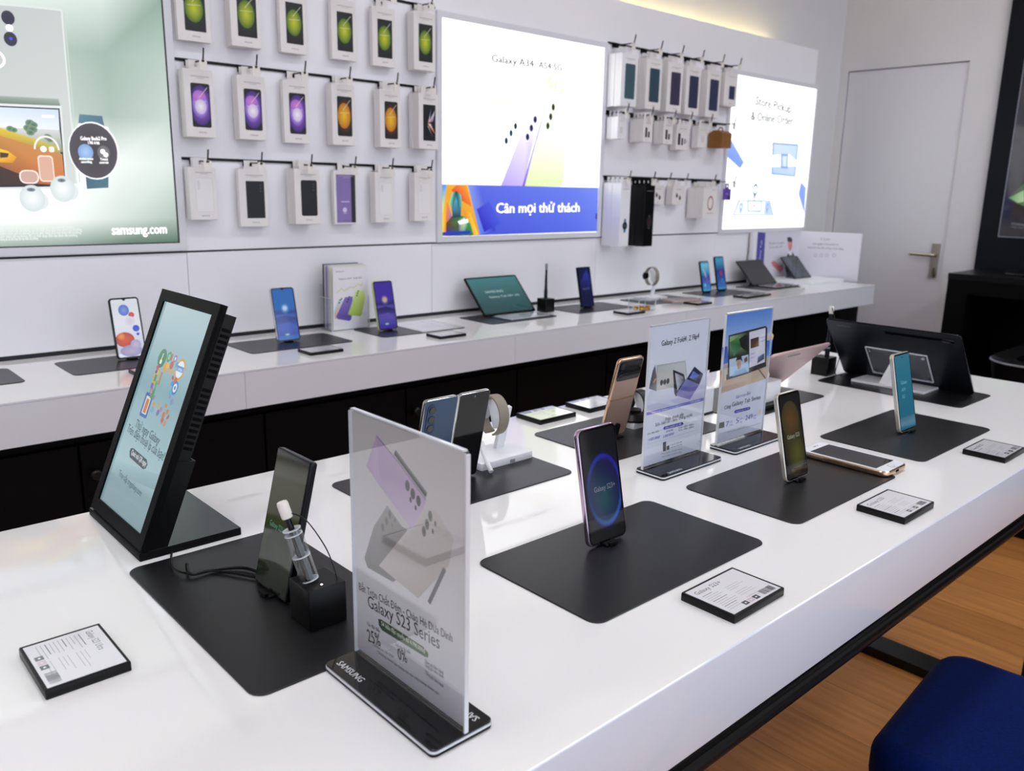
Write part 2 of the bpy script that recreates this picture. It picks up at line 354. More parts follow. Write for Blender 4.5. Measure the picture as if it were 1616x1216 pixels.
# black base cabinets
first = None; edges = [0.512+0.462*k for k in range(-8, 9)]
for k, (a, b) in enumerate(zip(edges, edges[1:])):
    c = thing('base_cabinet', '', 'cabinet', T(a, 2.04, 0))
    bm_ = MB(); bm_.box(0.001, b-a-0.001, 0.02, 0.42, 0.08, TZ-0.102, 'cab'); bm_.box(0, b-a, 0.05, 0.42, 0, 0.08, 'cab'); bm_.build('body', c)
    dm = MB(); dm.box(0.003, b-a-0.003, 0, 0.018, 0.085, TZ-0.135, 'cab'); d = dm.build('door', c)
    if k % 2 == 0: kx = 0.028
    else: kx = None
    km = MB()
    if kx: km.lathe([(0.006, 0), (0.006, 0.012), (0.013, 0.016), (0.014, 0.024), (0.010, 0.028)], 'black', T(kx, 0, TZ-0.208) @ RX(90), 18); km.build('knob', d)
    nm = {8: 'behind the tilted kiosk screen', 9: 'behind the large clear sign stand', 10: 'just right of the large sign stand', 11: 'behind the folding phone and watch', 12: 'behind the rose gold flip phone', 13: 'seen between the flip phone and the two signs', 14: 'behind the two clear signs', 15: 'at its right end behind the big black tablet', 7: 'at the left edge of the picture', 6: 'second beyond the left edge of the picture'}
    props(c, 'black cabinet under the wall counter, '+nm.get(k, 'far beyond the left edge of the picture'), 'cabinet', None if k in nm else 'cabinets beyond the frame')
m = MB(); m.box(0.512+0.462*8, CX1-0.03, 2.06, 2.46, 0, TZ-0.102, 'cab'); props(m.build('end_panel'), 'black end filler closing the wall counter base at its right end', 'panel')
# ================================================================== LIGHTBOXES
LBY = 2.462
def lightbox(label, x0, x1, z0, z1, draw, fr=0.021, edge=False):
    w_, h_ = x1-x0, z1-z0; X = T(x0, LBY+0.012, TZ+z0)
    t = thing('lightbox', label, 'lightbox', X)
    f = MB()
    for a, b, c, d in ((-fr, w_+fr, -fr, 0), (-fr, w_+fr, h_, h_+fr), (-fr, 0, 0, h_), (w_, w_+fr, 0, h_)): f.box(a, b, -0.012, 0.0, c, d, 'boxframe')
    if edge:
        for a, b, c, d in ((0, w_, 0, 0.003), (0, w_, h_-0.003, h_), (0, 0.003, 0.003, h_-0.003), (w_-0.003, w_, 0.003, h_-0.003)): f.box(a, b, -0.0115, -0.001, c, d, 'blackframe')
    f.build('frame', t)
    p = MB(); p.box(0.0006, w_-0.0006, -0.007, -0.0005, 0.0006, h_-0.0006, 'white')
    A = Art(p, T(0, -0.0071, 0) @ UP, M['lightbox'], T(x0, LBY+0.012-0.0071, TZ+z0) @ UP, 0.00015)
    LIT.append(1); draw(A, w_, h_); LIT.clear(); p.build('backlit_panel', t)
    return t
def draw_center(A, w, h):
    A.rect(0, 0, w, h, '#ffffff'); P = A.px
    A.poly(P([(725,297),(792,190),(818,184),(790,297)]), ['#f4f6fb','#fdfdff','#ffffff','#fafaff'])
    A.line(P([(742,292),(795,212)]), 0.001, '#dfe6f4')
    A.poly(P([(790,294),(832,185),(853,184),(838,240),(825,294)]), ['#b9a4f0','#f6f2ff','#fbf9ff','#d9cdfa','#cdbcf6'])
    A.poly(P([(824,294),(855,185),(858,184),(846,225),(828,294)]), ['#8a63de','#e9e2fd','#efeafe','#8c62e2','#7c50dc'])
    A.poly(P([(828,294),(856,190),(874,165),(900,165),(888,294)]), ['#e6f6b4','#fcfff4','#ffffff','#fdfff8','#e9fbc0'])
    A.line(P([(888,290),(903,210)]), 0.001, '#e8f0e0')
    for u, v in ((799,222),(806.5,210),(813.5,199)): c = P((u, v)); A.circ(c[0], c[1], 0.0085, '#16303a', '#24424c', ry=0.0125)
    for u, v in ((832.5,216),(838.5,202),(844.5,188.5)): c = P((u, v)); A.circ(c[0], c[1], 0.0125, '#c9c4f8', '#f6f4ff', ry=0.0165); A.circ(c[0], c[1], 0.0095, '#191548', '#2c2460', ry=0.013)
    for u, v in ((864.5,198.5),(869,184),(873,169)): c = P((u, v)); A.circ(c[0], c[1], 0.012, '#d8f4a8', '#f8ffe8', ry=0.016); A.circ(c[0], c[1], 0.009, '#1c2c14', '#2f431c', ry=0.013)
    A.ptext('Galaxy A34', (776,97), (842,106), 0.036, '#20282e', bold=.045); A.ptext('A54 5G', (850,107), (886.5,112), 0.034, '#20282e', bold=.045)
    c = P((847, 97)); A.rect(c[0]-0.001, c[1]-0.004, c[0]+0.001, c[1]+0.022, '#b9c2c8')
    A.ptext('Awesome', (772,172), (862,146), 0.04, '#fdfbdc'); A.ptext('5G', (862,136), (888,148), 0.06, '#f6f6b8')
    # lower band
    A.poly(P([(694.7,290.5),(944,296),(941.5,365),(694.7,373)]), ['#5563e0','#6f86ee','#5a6fe4','#3c46d0'])
    A.poly(P([(735,291.5),(755,292),(782,364),(757,370)]), ['#8aa0f0','#5c6ee4','#2c2cc0','#5f86f2'])
    A.poly(P([(752,330),(772,318),(790,352),(764,366)]), ['#3c3cc8','#4a58dc','#4858dc','#2620b8'])
    A.poly(P([(694.7,290.5),(738,291.5),(757,370),(694.7,373)]), ['#f0a428','#f6bc3a','#e89a2c','#f2d23a'])
    A.poly(P([(694.7,291),(705,291),(699,336),(694.7,346)]), ['#2f7ff0','#3aa6f6','#e8f24a','#2d62d8'])
    A.poly(P([(712,300),(720,292),(736,292),(744,326),(728,316)]), ['#e4552a','#f0702c','#f6a22e','#ee7630','#e04e28'])
    A.poly(P([(697,340),(706,318),(714,345),(704,372),(697,372)]), ['#f6d83a','#f08a2c','#3f6fe0','#dc4a2a','#f2e23c'])
    A.poly(P([(731,330),(742,336),(755,370),(741,372)]), ['#f2862a','#f0c63a','#f6dc3e','#e05e2a'])
    A.poly(P([(704,372),(704,352),(713,341),(722,339),(732,341),(742,352),(747,371)]), ['#20308c','#5a3a22','#6a3a20','#1e6a48','#2b9a5a','#2a9c52','#1f7a3c'])
    A.poly(P([(721,348),(733,343),(738,356),(731,372),(723,372)]), ['#1c2a20','#d8f0e0','#2f9a4c','#2c7e30','#123018'])
    A.poly(P([(722,349),(738,345),(739,351),(725,354)]), '#f4fff8')
    A.poly(P([(714,343),(711,316),(720,302),(728,318),(727,342)]), ['#20304c','#56a8c4','#101c2a','#4c90b4','#203848'])
    A.poly(P([(709,322),(713,305),(720,301),(715,328)]), ['#78e0c4','#7ae8d0','#16302e','#2a6068']); A.poly(P([(720,301),(727,307),(729,323),(723,330)]), ['#16302e','#6ad4cc','#5cc8b8','#245058'])
    A.line(P([(698,369),(742,366)]), 0.012, '#2838b8')
    A.ptext('Cân mọi thử thách', (783,336), (914,334), 0.055, '#ffffff', bold=0.035)
    c = P((941, 341)); A.rect(w-0.012, c[1]-0.012, w-0.001, c[1]+0.012, '#1c2a9c')
lightbox('square backlit poster with three phones and a blue slogan band, centre of the wall', 1.902, 2.748, 0.289, 1.037, draw_center)
def draw_left(A, w, h):
    P = A.px; g = ['#8fa79a','#b9c8bf','#dfe7e3','#c3d0c9']
    # vertical bands with a soft green-grey sweep
    cols = [('#f2f6f3','#e9efec','#d3dcd6'), ('#d9e2dd','#e6ede9','#d6dfda'), ('#f4f8f6','#eef3f0','#dbe4df'), ('#dfe8e3','#c2cfc7','#d9e3de'), ('#7f9a8b','#8aa497','#b6c5bc')]
    xs = [0, w-0.62, w-0.30, w-0.16, w]
    ys = [0.0, 0.07, 0.22, 0.34, 0.50, 0.655, h]
    tab = [['#a3b5aa','#9fb2a6','#8ba193','#5d7767','#4d6a59'],
           ['#eef3f0','#f2f6f4','#eef3f0','#d3ded8','#a9bbb0'],
           ['#f6f9f8','#fafcfb','#f6faf8','#ecf3ef','#dbe6e0'],
           ['#c6d2cb','#c9d5ce','#c2cfc7','#a9bcb1','#c4d2ca'],
           ['#c9d5ce','#ccd7d1','#b0c2b8','#9db3a7','#b3c6bc'],
           ['#dfe7e2','#eef4f0','#e9f1ed','#dbe7e0','#8aa496'],
           ['#93a59b','#98a99f','#a3b3aa','#aebdb4','#7d968a']]
    z = A.up()
    for i in range(4):
        for j in range(6):
            A.mb.add([(xs[i],ys[j],z),(xs[i+1],ys[j],z),(xs[i+1],ys[j+1],z),(xs[i],ys[j+1],z)], [(0,1,2,3)], A.m, A.X, [lin(tab[j][i]), lin(tab[j][i+1]), lin(tab[j+1][i+1]), lin(tab[j+1][i])])
    # big silver phone
    A.poly(P([(-220,-6),(97,15),(122,290),(-220,296)]), ['#b9c0be','#c3c9c7','#d2d8d5','#c0c7c4'])
    A.line(P([(0,6),(97,16),(121,288)]), 0.004, '#dfe5e2'); A.line(P([(101,18),(126,288)]), 0.003, '#c9d2cd')
    A.poly(P([(-220,140),(92,156),(96,170),(-220,162)]), ['#8a9a8e','#a5b0a9','#6c7d70','#6c7d70'])
    for u, v, r_ in ((12.5,28,0.017),(16.5,61.5,0.017),(-12,94,0.017)): c = P((u, v)); A.circ(c[0], c[1], r_*0.86, '#1d2030', '#2a2a3c', ry=r_*0.98)
    c = P((15, 44)); A.circ(c[0], c[1], 0.008, '#ffffff'); c = P((17, 61)); A.circ(c[0], c[1], 0.004, '#4a4ad8'); c = P((-7,93)); A.ring(c[0], c[1], 0.016, 0.021, '#ffffff')
    # tablet / phone with racing game
    A.poly(P([(-200,155),(97,167),(107,298),(-200,302)]), '#e4e8e8'); A.poly(P([(-200,158),(94,171),(104,294),(-200,298)]), '#1c1c22')
    A.poly(P([(-200,160),(92,173),(94,205),(-200,192)]), ['#e4ecf6','#cfdcee','#e9f0f8','#f2f2f0'])
    A.poly(P([(-200,192),(94,205),(99,240),(-200,226)]), ['#d2d6d8','#d5dad8','#8c8f6c','#b99c2c'])
    A.poly(P([(-10,198),(94,232),(96,246),(-10,214)]), ['#e6c828','#c3b858','#9a8f4a','#d0a820'])
    A.poly(P([(-200,214),(0,214),(98,243),(103,292),(60,290),(-40,286),(-200,290)]), ['#b96a2c','#c98a40','#c88848','#d0743a','#b25c24','#4a2c1c','#7a4420'])
    A.poly(P([(-60,262),(0,262),(55,284),(55,291),(-60,292)]), '#3c2418')
    A.poly(P([(-60,232),(-10,232),(12,238),(26,248),(20,257),(0,256),(-60,262)]), ['#f2c014','#ffd820','#f8c818','#e8a010','#d88c10','#e8a818','#c07a10'])
    A.poly(P([(0,240),(14,242),(12,248),(0,249)]), '#3a3420')
    for u, v, q in ((47,194,.011),(53,197,.010),(44,202,.011),(51,204,.012),(75,216,.010),(79,220,.009),(16,203,.009),(22,205,.008),(48,209,.010)): c = P((u, v)); A.circ(c[0], c[1], q, '#35603a', '#7f9a80', ry=q*.8, n=9)
    A.poly(P([(66,181),(86,182),(85,186),(66,185)]), '#f8f8f2')
    # AR outline icons
    c = P((74, 236)); A.ring(c[0], c[1], 0.026, 0.030, '#fff4ec', ry=1.15, a0=0, a1=180); A.circ(c[0]-0.008, c[1]+0.001, 0.007, '#ffffff'); A.rrect(c[0]+0.011, c[1]+0.001, 0.013, 0.014, 0.004, '#fff0e0')
    c = P((73, 266)); A.rrect(c[0], c[1], 0.036, 0.066, 0.008, '#fbeadf'); A.rrect(c[0], c[1], 0.031, 0.060, 0.007, '#dcae98')
    c = P((46, 279)); A.rrect(c[0], c[1], 0.045, 0.034, 0.014, '#fbf0ea'); A.rrect(c[0], c[1], 0.039, 0.028, 0.012, '#cfa89a')
    # earbuds
    for u, v in ((51,313),(99,298)):
        c = P((u, v)); A.circ(c[0]+0.018, c[1]-0.006, 0.020, '#e8eeee', '#dde6e6', ry=0.022); A.circ(c[0], c[1], 0.030, '#eef2f2', '#d3dddd', ry=0.034); A.circ(c[0]-0.001, c[1]+0.022, 0.010, '#4a5258', '#8a949a', ry=0.005)
    # watch
    A.poly(P([(125,180),(161,183),(167,210),(122,208)]), ['#5d8296','#4f7489','#456a80','#527a90']); A.poly(P([(134,268),(171,268),(171,296),(137,298)]), ['#3f6478','#466c82','#4d7488','#45687c'])
    A.poly(P([(117,215),(124,194),(170,200),(181,222)]), '#eef3f6')
    A.poly(P([(133,263),(173,262),(172,276),(134,277)]), '#dfe6ea')
    c = P((148.5, 238)); A.circ(c[0], c[1], 0.0635, '#f2f5f8', ry=0.0745); A.circ(c[0]-0.001, c[1], 0.060, '#3a343c', '#4e474e', ry=0.071)
    A.ptext('Galaxy Buds2 Pro', (127,221), (168,221.5), 0.014, '#ffffff', bold=0.02); A.ptext('L 90%  R 90%', (139,227), (157,228), 0.010, '#ffffff')
    c = P((135, 240)); A.circ(c[0], c[1], 0.019, '#a8c8f0', '#7fa2d8', ry=0.021); c = P((163.5, 241)); A.circ(c[0], c[1], 0.016, '#8a8488', '#6b656a', ry=0.019)
    c = P((162, 239)); A.circ(c[0], c[1], 0.006, '#ffffff'); A.circ(c[0]+0.007, c[1]-0.008, 0.006, '#ffffff')
    A.ptext('Active noise', (125,252), (147,252), 0.009, '#ffffff'); A.ptext('canceling', (128,257), (145,257), 0.009, '#ffffff'); A.ptext('Touch', (158,253), (170,253), 0.009, '#ffffff'); A.ptext('controls', (157,258), (171,258), 0.009, '#ffffff')
    # small print and address
    for k, (u0, u1, v) in enumerate(((-60,117,361),(-60,129,365),(-60,128,369.5),(-60,122,374),(-60,60,379))): A.ptext('Hình ảnh mô phỏng, sản phẩm thực tế và thông số có thể thay đổi tùy theo thị trường', (u0, v+2), (u1, v-1), 0.0105, '#e6efe9')
    A.ptext('samsung.com', (177,370), (263,368), 0.038, '#ffffff', bold=0.03)
    A.text('Galaxy', w-0.62, h-0.055, 0.060, '#ffffff', w=0.17, bold=0.02); A.text('S23 Ultra', w-0.43, h-0.055, 0.060, '#ffffff', w=0.18, bold=0.02)
lightbox('large backlit poster with a silver phone, game screen and smartwatch, left on the wall', -0.62, 0.943, 0.293, 1.038, draw_left, edge=True)
def draw_right(A, w, h):
    P = A.px; A.rect(0, 0, w, h, '#ffffff')
    A.ptext('Store Pickup', (1192,165), (1248,178), 0.060, '#30363e', bold=.05); A.ptext('& Online Order', (1185,189), (1251,197), 0.060, '#30363e', bold=.05)
    A.poly(P([(1148,216),(1153,219),(1174,256),(1168,266),(1146,246)]), ['#8fb0fa','#93b2fb','#86a8f8','#7ea2f8','#7fa2f8'])
    A.poly(P([(1264,287),(1272,296),(1269,337),(1260,306)]), ['#86a8f8','#8fb0fa','#7ea2f8','#86a8f8'])
    A.poly(P([(1219,224.5),(1260,227.5),(1255,279),(1217,275)]), '#7fa6e6'); A.poly(P([(1221,227),(1258,230),(1253.5,277),(1219,273)]), ['#d4e6fb','#cfe2fa','#c4dcf8','#b9d4f6'])
    A.poly(P([(1216,245),(1245,243),(1262,258),(1258,262),(1218,263)]), '#ffffff')
    A.poly(P([(1232,243),(1244,243),(1243,266),(1232,265)]), '#86a9ea'); A.poly(P([(1234.5,246),(1242,246),(1241,263),(1234.5,262)]), '#dcebfc')
    A.line(P([(1219,214),(1261,218)]), 0.003, '#dce6f0'); A.line(P([(1190,267),(1203,268)]), 0.003, '#e2eaf4')
    A.poly(P([(1165,315),(1215,316),(1221,340),(1156,340)]), '#a9c4ec'); A.poly(P([(1167,316.5),(1213,317.5),(1219,338.5),(1158,338.5)]), '#f0f6fe')
    A.poly(P([(1208,318),(1213,318),(1219,338),(1206,338)]), '#c9dcf8')
    A.poly(P([(1180,316),(1202,317),(1200,334),(1180,333)]), '#8fb2e8'); A.poly(P([(1181.5,318),(1200.5,318.5),(1199,332),(1181.5,331.5)]), '#ffffff')
    c = P((1190, 324.5)); A.rrect(c[0], c[1], 0.022, 0.008, 0.003, '#5a78c0')
    c = P((1192, 299)); A.ring(c[0], c[1], 0.014, 0.024, '#6f86c8', ry=1.3); A.poly([(c[0]-0.016, c[1]-0.022), (c[0]+0.012, c[1]-0.022), (c[0]-0.004, c[1]-0.062)], '#6f86c8')
    for u in (1169.5, 1211): c = P((u, 326)); A.ring(c[0], c[1], 0.008, 0.014, '#86a9ea', ry=1.3); A.poly([(c[0]-0.009, c[1]-0.014), (c[0]+0.008, c[1]-0.014), (c[0]-0.001, c[1]-0.038)], '#86a9ea')
    A.line(P([(1205,308),(1206,318)]), 0.004, '#a8c2ee')
lightbox('backlit poster reading Store Pickup & Online Order, right end of the wall', 3.69, 4.505, 0.284, 1.03, draw_right)
# ================================================================== RAILS, HOOKS, BOXED GOODS
def rail(label, x0, x1, z, hooks, L=0.115):
    X = T(x0, 2.474, TZ+z); t = thing('display_rail', label, 'display rail', X)
    m = MB(); m.box(0, x1-x0, -0.004, 0, -0.004, 0.004, 'black'); m.build('rail_bar', t)
    for hx, hl in hooks:
        m = MB(); x = hx-x0
        m.box(x-0.018, x+0.018, -0.010, -0.003, -0.016, 0.003, 'black')
        m.tube([(x, -0.008, -0.006), (x, -hl, -0.008), (x, -hl-0.008, -0.002), (x, -hl-0.014, 0.024)], 0.0023, 'black', n=6)
        h = m.build('hook', t)
        c = MB(); c.box(x-0.011, x+0.011, -hl-0.006, -hl-0.0045, -0.034, -0.006, 'tagclip'); c.box(x-0.004, x+0.004, -hl-0.006, -hl+0.004, -0.012, -0.004, 'tagclip'); c.build('clip', h)
    return t
def hero_phone(A, w, h, kind):
    """front print of a retail box: w,h of the box face; kind selects the picture"""
    x0, x1, y0, y1 = 0.22*w, 0.86*w, 0.15*h, 0.80*h; r = 0.006
    cx, cy = (x0+x1)/2, (y0+y1)/2; W_, H_ = x1-x0, y1-y0
    def card(col, rad=0.004): A.rrect(cx, cy, W_, H_, rad, col)
    if kind in ('green', 'purple', 'orange'):
        card('#101014', 0.002 if kind == 'green' else 0.005)
        D = {'green': (['#1e3a10','#0c160a'], '#cfd81e', '#466c12'), 'purple': (['#b77ad8','#2c1460'], '#f4e2f4', '#7c4ad0'), 'orange': (['#8a4a10','#1a0e06'], '#f6c818', '#c87410')}[kind]
        cl = (x0+0.001, y0+0.001, x1-0.001, y1-0.001)
        A.circ(cx, cy, W_*0.6, D[0][0], '#101014' if kind != 'purple' else '#34187a', ry=H_*0.46, clip=cl)
        A.circ(cx-0.002, cy+0.002, W_*0.44, D[1], D[2], ry=H_*0.32, clip=cl)
        if kind == 'purple': A.circ(cx-0.004, cy+H_*0.2, W_*0.34, '#e08ad0', '#b070dc', ry=H_*0.14, clip=cl); A.circ(cx-0.001, cy-H_*0.03, W_*0.30, '#ffffff', '#dcc4f2', ry=H_*0.17, clip=cl)
        A.line([(cx-W_*0.1, cy+H_*0.16), (cx+W_*0.38, cy+H_*0.42)], 0.0012, '#e8f0d0'); A.line([(cx-W_*0.34, cy+H_*0.08), (cx+W_*0.3, cy+H_*0.1)], 0.0008, '#f4f4e0')
    elif kind == 'fold':
        card('#0a0c12', 0.002)
        A.poly([(cx-W_*.1, cy), (cx+W_*.45, cy+H_*.35), (cx+W_*.3, cy+H_*.05)], ['#ff9a4a','#e8f2ff','#3a70c8']); A.poly([(cx-W_*.1, cy), (cx+W_*.15, cy+H_*.42), (cx+W_*.02, cy+H_*.06)], ['#ffd090','#2a5aa8','#c8e0ff'])
        A.poly([(cx-W_*.15, cy-H_*.02), (cx+W_*.46, cy-H_*.3), (cx+W_*.1, cy-H_*.02)], ['#ffb060','#e86a28','#f0f4ff']); A.poly([(cx-W_*.15, cy-H_*.08), (cx+W_*.3, cy-H_*.42), (cx-W_*.05, cy-H_*.1)], ['#e0f0ff','#2c5090','#ff9850'])
    elif kind == 'outline':
        A.rrect(cx, cy, W_, H_, 0.006, '#cfcfd0'); A.rrect(cx, cy, W_-0.0016, H_-0.0016, 0.005, '#ecebea'); A.rrect(x0+0.010, y1-0.020, 0.008, 0.026, 0.004, '#dddcdc')
    elif kind in ('dark', 'darkround'):
        A.rrect(cx+0.002, cy, W_, H_, 0.001 if kind == 'dark' else 0.006, '#15161c')
        for i in range(3): A.circ(x1-0.010, y1-0.012-0.009*i, 0.0032, '#4a4e58', '#2a2c34')
    elif kind == 'violet':
        A.rect(0.10*w, 0.03*h, 0.74*w, 0.93*h, '#8a76b4'); A.rect(0.74*w, 0.03*h, 0.93*w, 0.93*h, '#2a2834'); A.rect(0.30*w, 0.42*h, 0.66*w, 0.432*h, '#e6def4'); A.circ(0.45*w, 0.27*h, 0.008, '#d8ccf0'); A.rect(0.38*w, 0.20*h, 0.54*w, 0.21*h, '#d8ccf0')
    elif kind.startswith('case'):
        A.rrect(cx, cy, W_*1.0, H_*1.02, 0.006, kind[4:]); A.line([(x0+0.002, cy), (x1-0.002, cy)], 0.0008, '#2a3040')
    elif kind.startswith('mini'):
        A.rrect(cx+0.006, cy-0.010, W_*0.72, H_*0.62, 0.003, kind[4:])
    A.rect(0.24*w, 0.895*h, 0.86*w, 0.905*h, '#a8a6a6'); A.rect(0.42*w, 0.872*h, 0.70*w, 0.88*h, '#b8b6b6')
    A.text('SAMSUNG', w*0.54, 0.065*h, 0.0052, '#55565c', al='c')
def retail(name, label, x0, w, yf, d, z0, z1, kind, group, matn='card', cat='box', tab=True, draw=None):
    """hanging box: body runs from its front yf back by d; one mesh, picture printed on the face"""
    m = MB(); h = z1-z0
    m.slab(w, h, d, 0.0015, matn, T(w/2, 0, h/2) @ UP @ T(0, 0, -d), bev=0.0008, n=2, bs=1)
    if tab:
        tw = min(0.044, w*0.6); m.box(w/2-tw/2, w/2-0.004, d*0.55, d*0.62, h-0.001, h+0.026, matn); m.box(w/2+0.004, w/2+tw/2, d*0.55, d*0.62, h-0.001, h+0.026, matn); m.box(w/2-0.0041, w/2+0.0041, d*0.55, d*0.62, h+0.018, h+0.026, matn)
        m.box(w/2-0.0041, w/2+0.0041, d*0.55, d*0.62, h-0.001, h+0.008, matn)
    if kind or draw:
        A = Art(m, T(0, -0.0001, 0) @ UP, M['print'], step=0.0001)
        (draw or hero_phone)(A, w, h, *([kind] if not draw else []))
    o = m.build(name); o.matrix_world = T(x0, yf, TZ+z0)
    return props(o, label, cat, group)
GR = {1: 'top row, left bay', 2: 'middle row, left bay', 3: 'bottom row, left bay'}
ordn = ['first', 'second', 'third', 'fourth', 'fifth', 'sixth']
def bay(row, zr, items, x0, x1, rl, d=0.0195, name='phone_box', L=0.10, extra=()):
    hooks = list(extra)
    for k, it in enumerate(items):
        xb, w_, zb, zt, n, kind, desc = it[:7]; dd = it[7] if len(it) > 7 else d; mt = it[8] if len(it) > 8 else 'card'; nm = it[9] if len(it) > 9 else name; dr_ = it[10] if len(it) > 10 else None
        hl = max(0.085, n*dd+0.035) if n < 4 else n*dd+0.022; hooks.append((xb+w_/2, hl))
        for j in range(n):
            yf = 2.474-0.012-dd*(n-j)
            if j == 0: yfront = yf
            if j == 0: lab = '%s, front on %s hook, %s' % (desc, ordn[k], row)
            else: lab = 'box hanging behind the front one on %s hook, %s' % (ordn[k], row)
            retail(nm, lab, xb+(0.0015 if j % 2 else 0), w_, yf, dd-0.0008, zb-(0.001 if j % 2 else 0), zt, kind if j == 0 else None, 'boxes on the %s hook of the %s' % (ordn[k], row) if j else None, mt, draw=dr_ if j == 0 else None)
    return rail(rl, x0, x1, zr, hooks)
GB = 'phone box with green globe'
bay('top row, left bay', 1.064, [(0.971,.094,.848,1.026,1,'green',GB),(1.116,.092,.848,1.030,2,'green',GB),(1.279,.088,.851,1.030,1,'green',GB),(1.453,.089,.851,1.028,1,'green',GB),(1.603,.089,.847,1.028,1,'green',GB),(1.753,.090,.849,1.032,2,'green',GB)], 0.968, 1.878, 'black wall rail with hooks, top row of the left bay')
PB = 'phone box with violet globe'; OB = 'phone box with orange globe'
bay('middle row, left bay', 0.800, [(0.969,.085,.590,.772,2,'purple',PB),(1.125,.085,.591,.770,2,'purple',PB),(1.279,.086,.589,.774,1,'purple',PB),(1.435,.084,.590,.776,2,'orange',OB),(1.614,.082,.591,.774,2,'orange',OB),(1.757,.082,.592,.774,3,'fold','phone box with colourful butterfly')], 0.968, 1.888, 'black wall rail with hooks, middle row of the left bay')
CB = 'white case box with pale phone outline'
bay('bottom row, left bay', 0.5315, [(0.967,.080,.360,.508,2,'outline',CB),(1.123,.092,.337,.506,1,'dark','case box with square dark case'),(1.287,.087,.344,.512,3,'darkround','case box with rounded dark case'),(1.446,.086,.340,.511,1,'violet','case box with violet flip cover picture'),(1.592,.080,.345,.510,2,'outline',CB),(1.753,.080,.348,.512,2,'outline',CB)], 0.968, 1.862, 'black wall rail with hooks, bottom row of the left bay', d=0.018, name='case_box')
# right bay
WC = 'tall case box with %s case'
bay('top row, right bay', 1.062, [(2.769,.100,.808,1.016,4,'case#3d5a62',WC % 'teal grey',0.0195,'cardg'),(2.952,.106,.811,1.018,3,'case#2e4756',WC % 'slate'),(3.100,.108,.810,1.018,3,'case#3a3550',WC % 'plum'),(3.262,.108,.810,1.020,2,'case#2c3552',WC % 'navy'),(3.422,.108,.810,1.020,2,'case#2c3354',WC % 'dark indigo'),(3.564,.106,.872,1.022,2,'mini#2e3350','short white box with navy square')], 2.775, 3.69, 'black wall rail with hooks, top row of the right bay', name='case_box')
def d_bars(A, w, h):
    A.rect(0.20*w, 0.20*h, 0.42*w, 0.62*h, '#16161a'); A.rect(0.50*w, 0.20*h, 0.70*w, 0.45*h, '#1e1e24'); A.rect(0.2*w, 0.80*h, 0.8*w, 0.82*h, '#b0aeae'); A.rect(0.2*w, 0.08*h, 0.5*w, 0.095*h, '#9c9a9a')
def d_bars3(A, w, h):
    A.rect(0.12*w, 0.20*h, 0.32*w, 0.66*h, '#121216'); A.rect(0.42*w, 0.20*h, 0.56*w, 0.48*h, '#1e1e24'); A.rect(0.66*w, 0.26*h, 0.76*w, 0.46*h, '#6a6a72'); A.rect(0.82*w, 0.30*h, 0.86*w, 0.42*h, '#8a8a92'); A.rect(0.2*w, 0.84*h, 0.8*w, 0.86*h, '#b0aeae')
def d_faint(A, w, h):
    A.rrect(0.5*w, 0.4*h, 0.4*w, 0.3*h, 0.004, '#d5d3d2'); A.rect(0.2*w, 0.80*h, 0.8*w, 0.82*h, '#c0bebe')
bay('middle row, right bay', 0.792, [(2.775,.045,.677,.766,3,None,'small white accessory box',0.0215,'cardg','accessory_box',d_faint),(2.928,.062,.672,.768,4,None,'charger box with two black plugs',0.0195,'card','accessory_box',d_bars),(3.093,.066,.672,.770,3,None,'cable box with two black plugs',0.0195,'card','accessory_box',d_bars),(3.215,.088,.652,.762,2,None,'adapter box with row of black parts',0.0195,'card','accessory_box',d_bars3),(3.380,.070,.669,.768,2,None,'small plain white accessory box',0.0195,'card','accessory_box',d_faint)], 2.775, 3.69, 'black wall rail with hooks, middle row of the right bay', extra=[(3.563, 0.115)])
def watch_print(A, w, h, strap='#3a7ab0', face='#101318', ly=0.33, s=1.0, dial='#3aa0d8'):
    cx, cy = 0.55*w, ly*h; r = 0.2*w*s
    A.rrect(cx, cy, r*1.1, r*4.6, 0.003, strap); A.circ(cx, cy, r*1.25, '#2a3038', ry=r*1.35); A.circ(cx, cy, r*1.0, face, ry=r*1.08); A.circ(cx, cy, r*0.45, dial, face)
    A.rect(0.2*w, 0.90*h, 0.85*w, 0.905*h, '#8a8a8a')
def d_buds(A, w, h):
    for x, y in ((0.36, 0.46), (0.62, 0.34)): A.circ(x*w, y*h, 0.0075, '#17171b', '#26262c', ry=0.0085); A.circ(x*w-0.002, y*h+0.008, 0.0035, '#17171b', ry=0.005)
    A.rect(0.3*w, 0.78*h, 0.72*w, 0.80*h, '#8f8d8d'); A.rect(0.4*w, 0.08*h, 0.6*w, 0.1*h, '#9c9a9a')
def d_band(A, w, h): A.ring(0.52*w, 0.50*h, 0.018, 0.023, '#b4583c', '#7a3424', ry=1.45); A.rect(0.3*w, 0.16*h, 0.8*w, 0.175*h, '#8f8d8d'); A.rect(0.6*w, 0.93*h, 0.85*w, 0.94*h, '#9c9a9a')
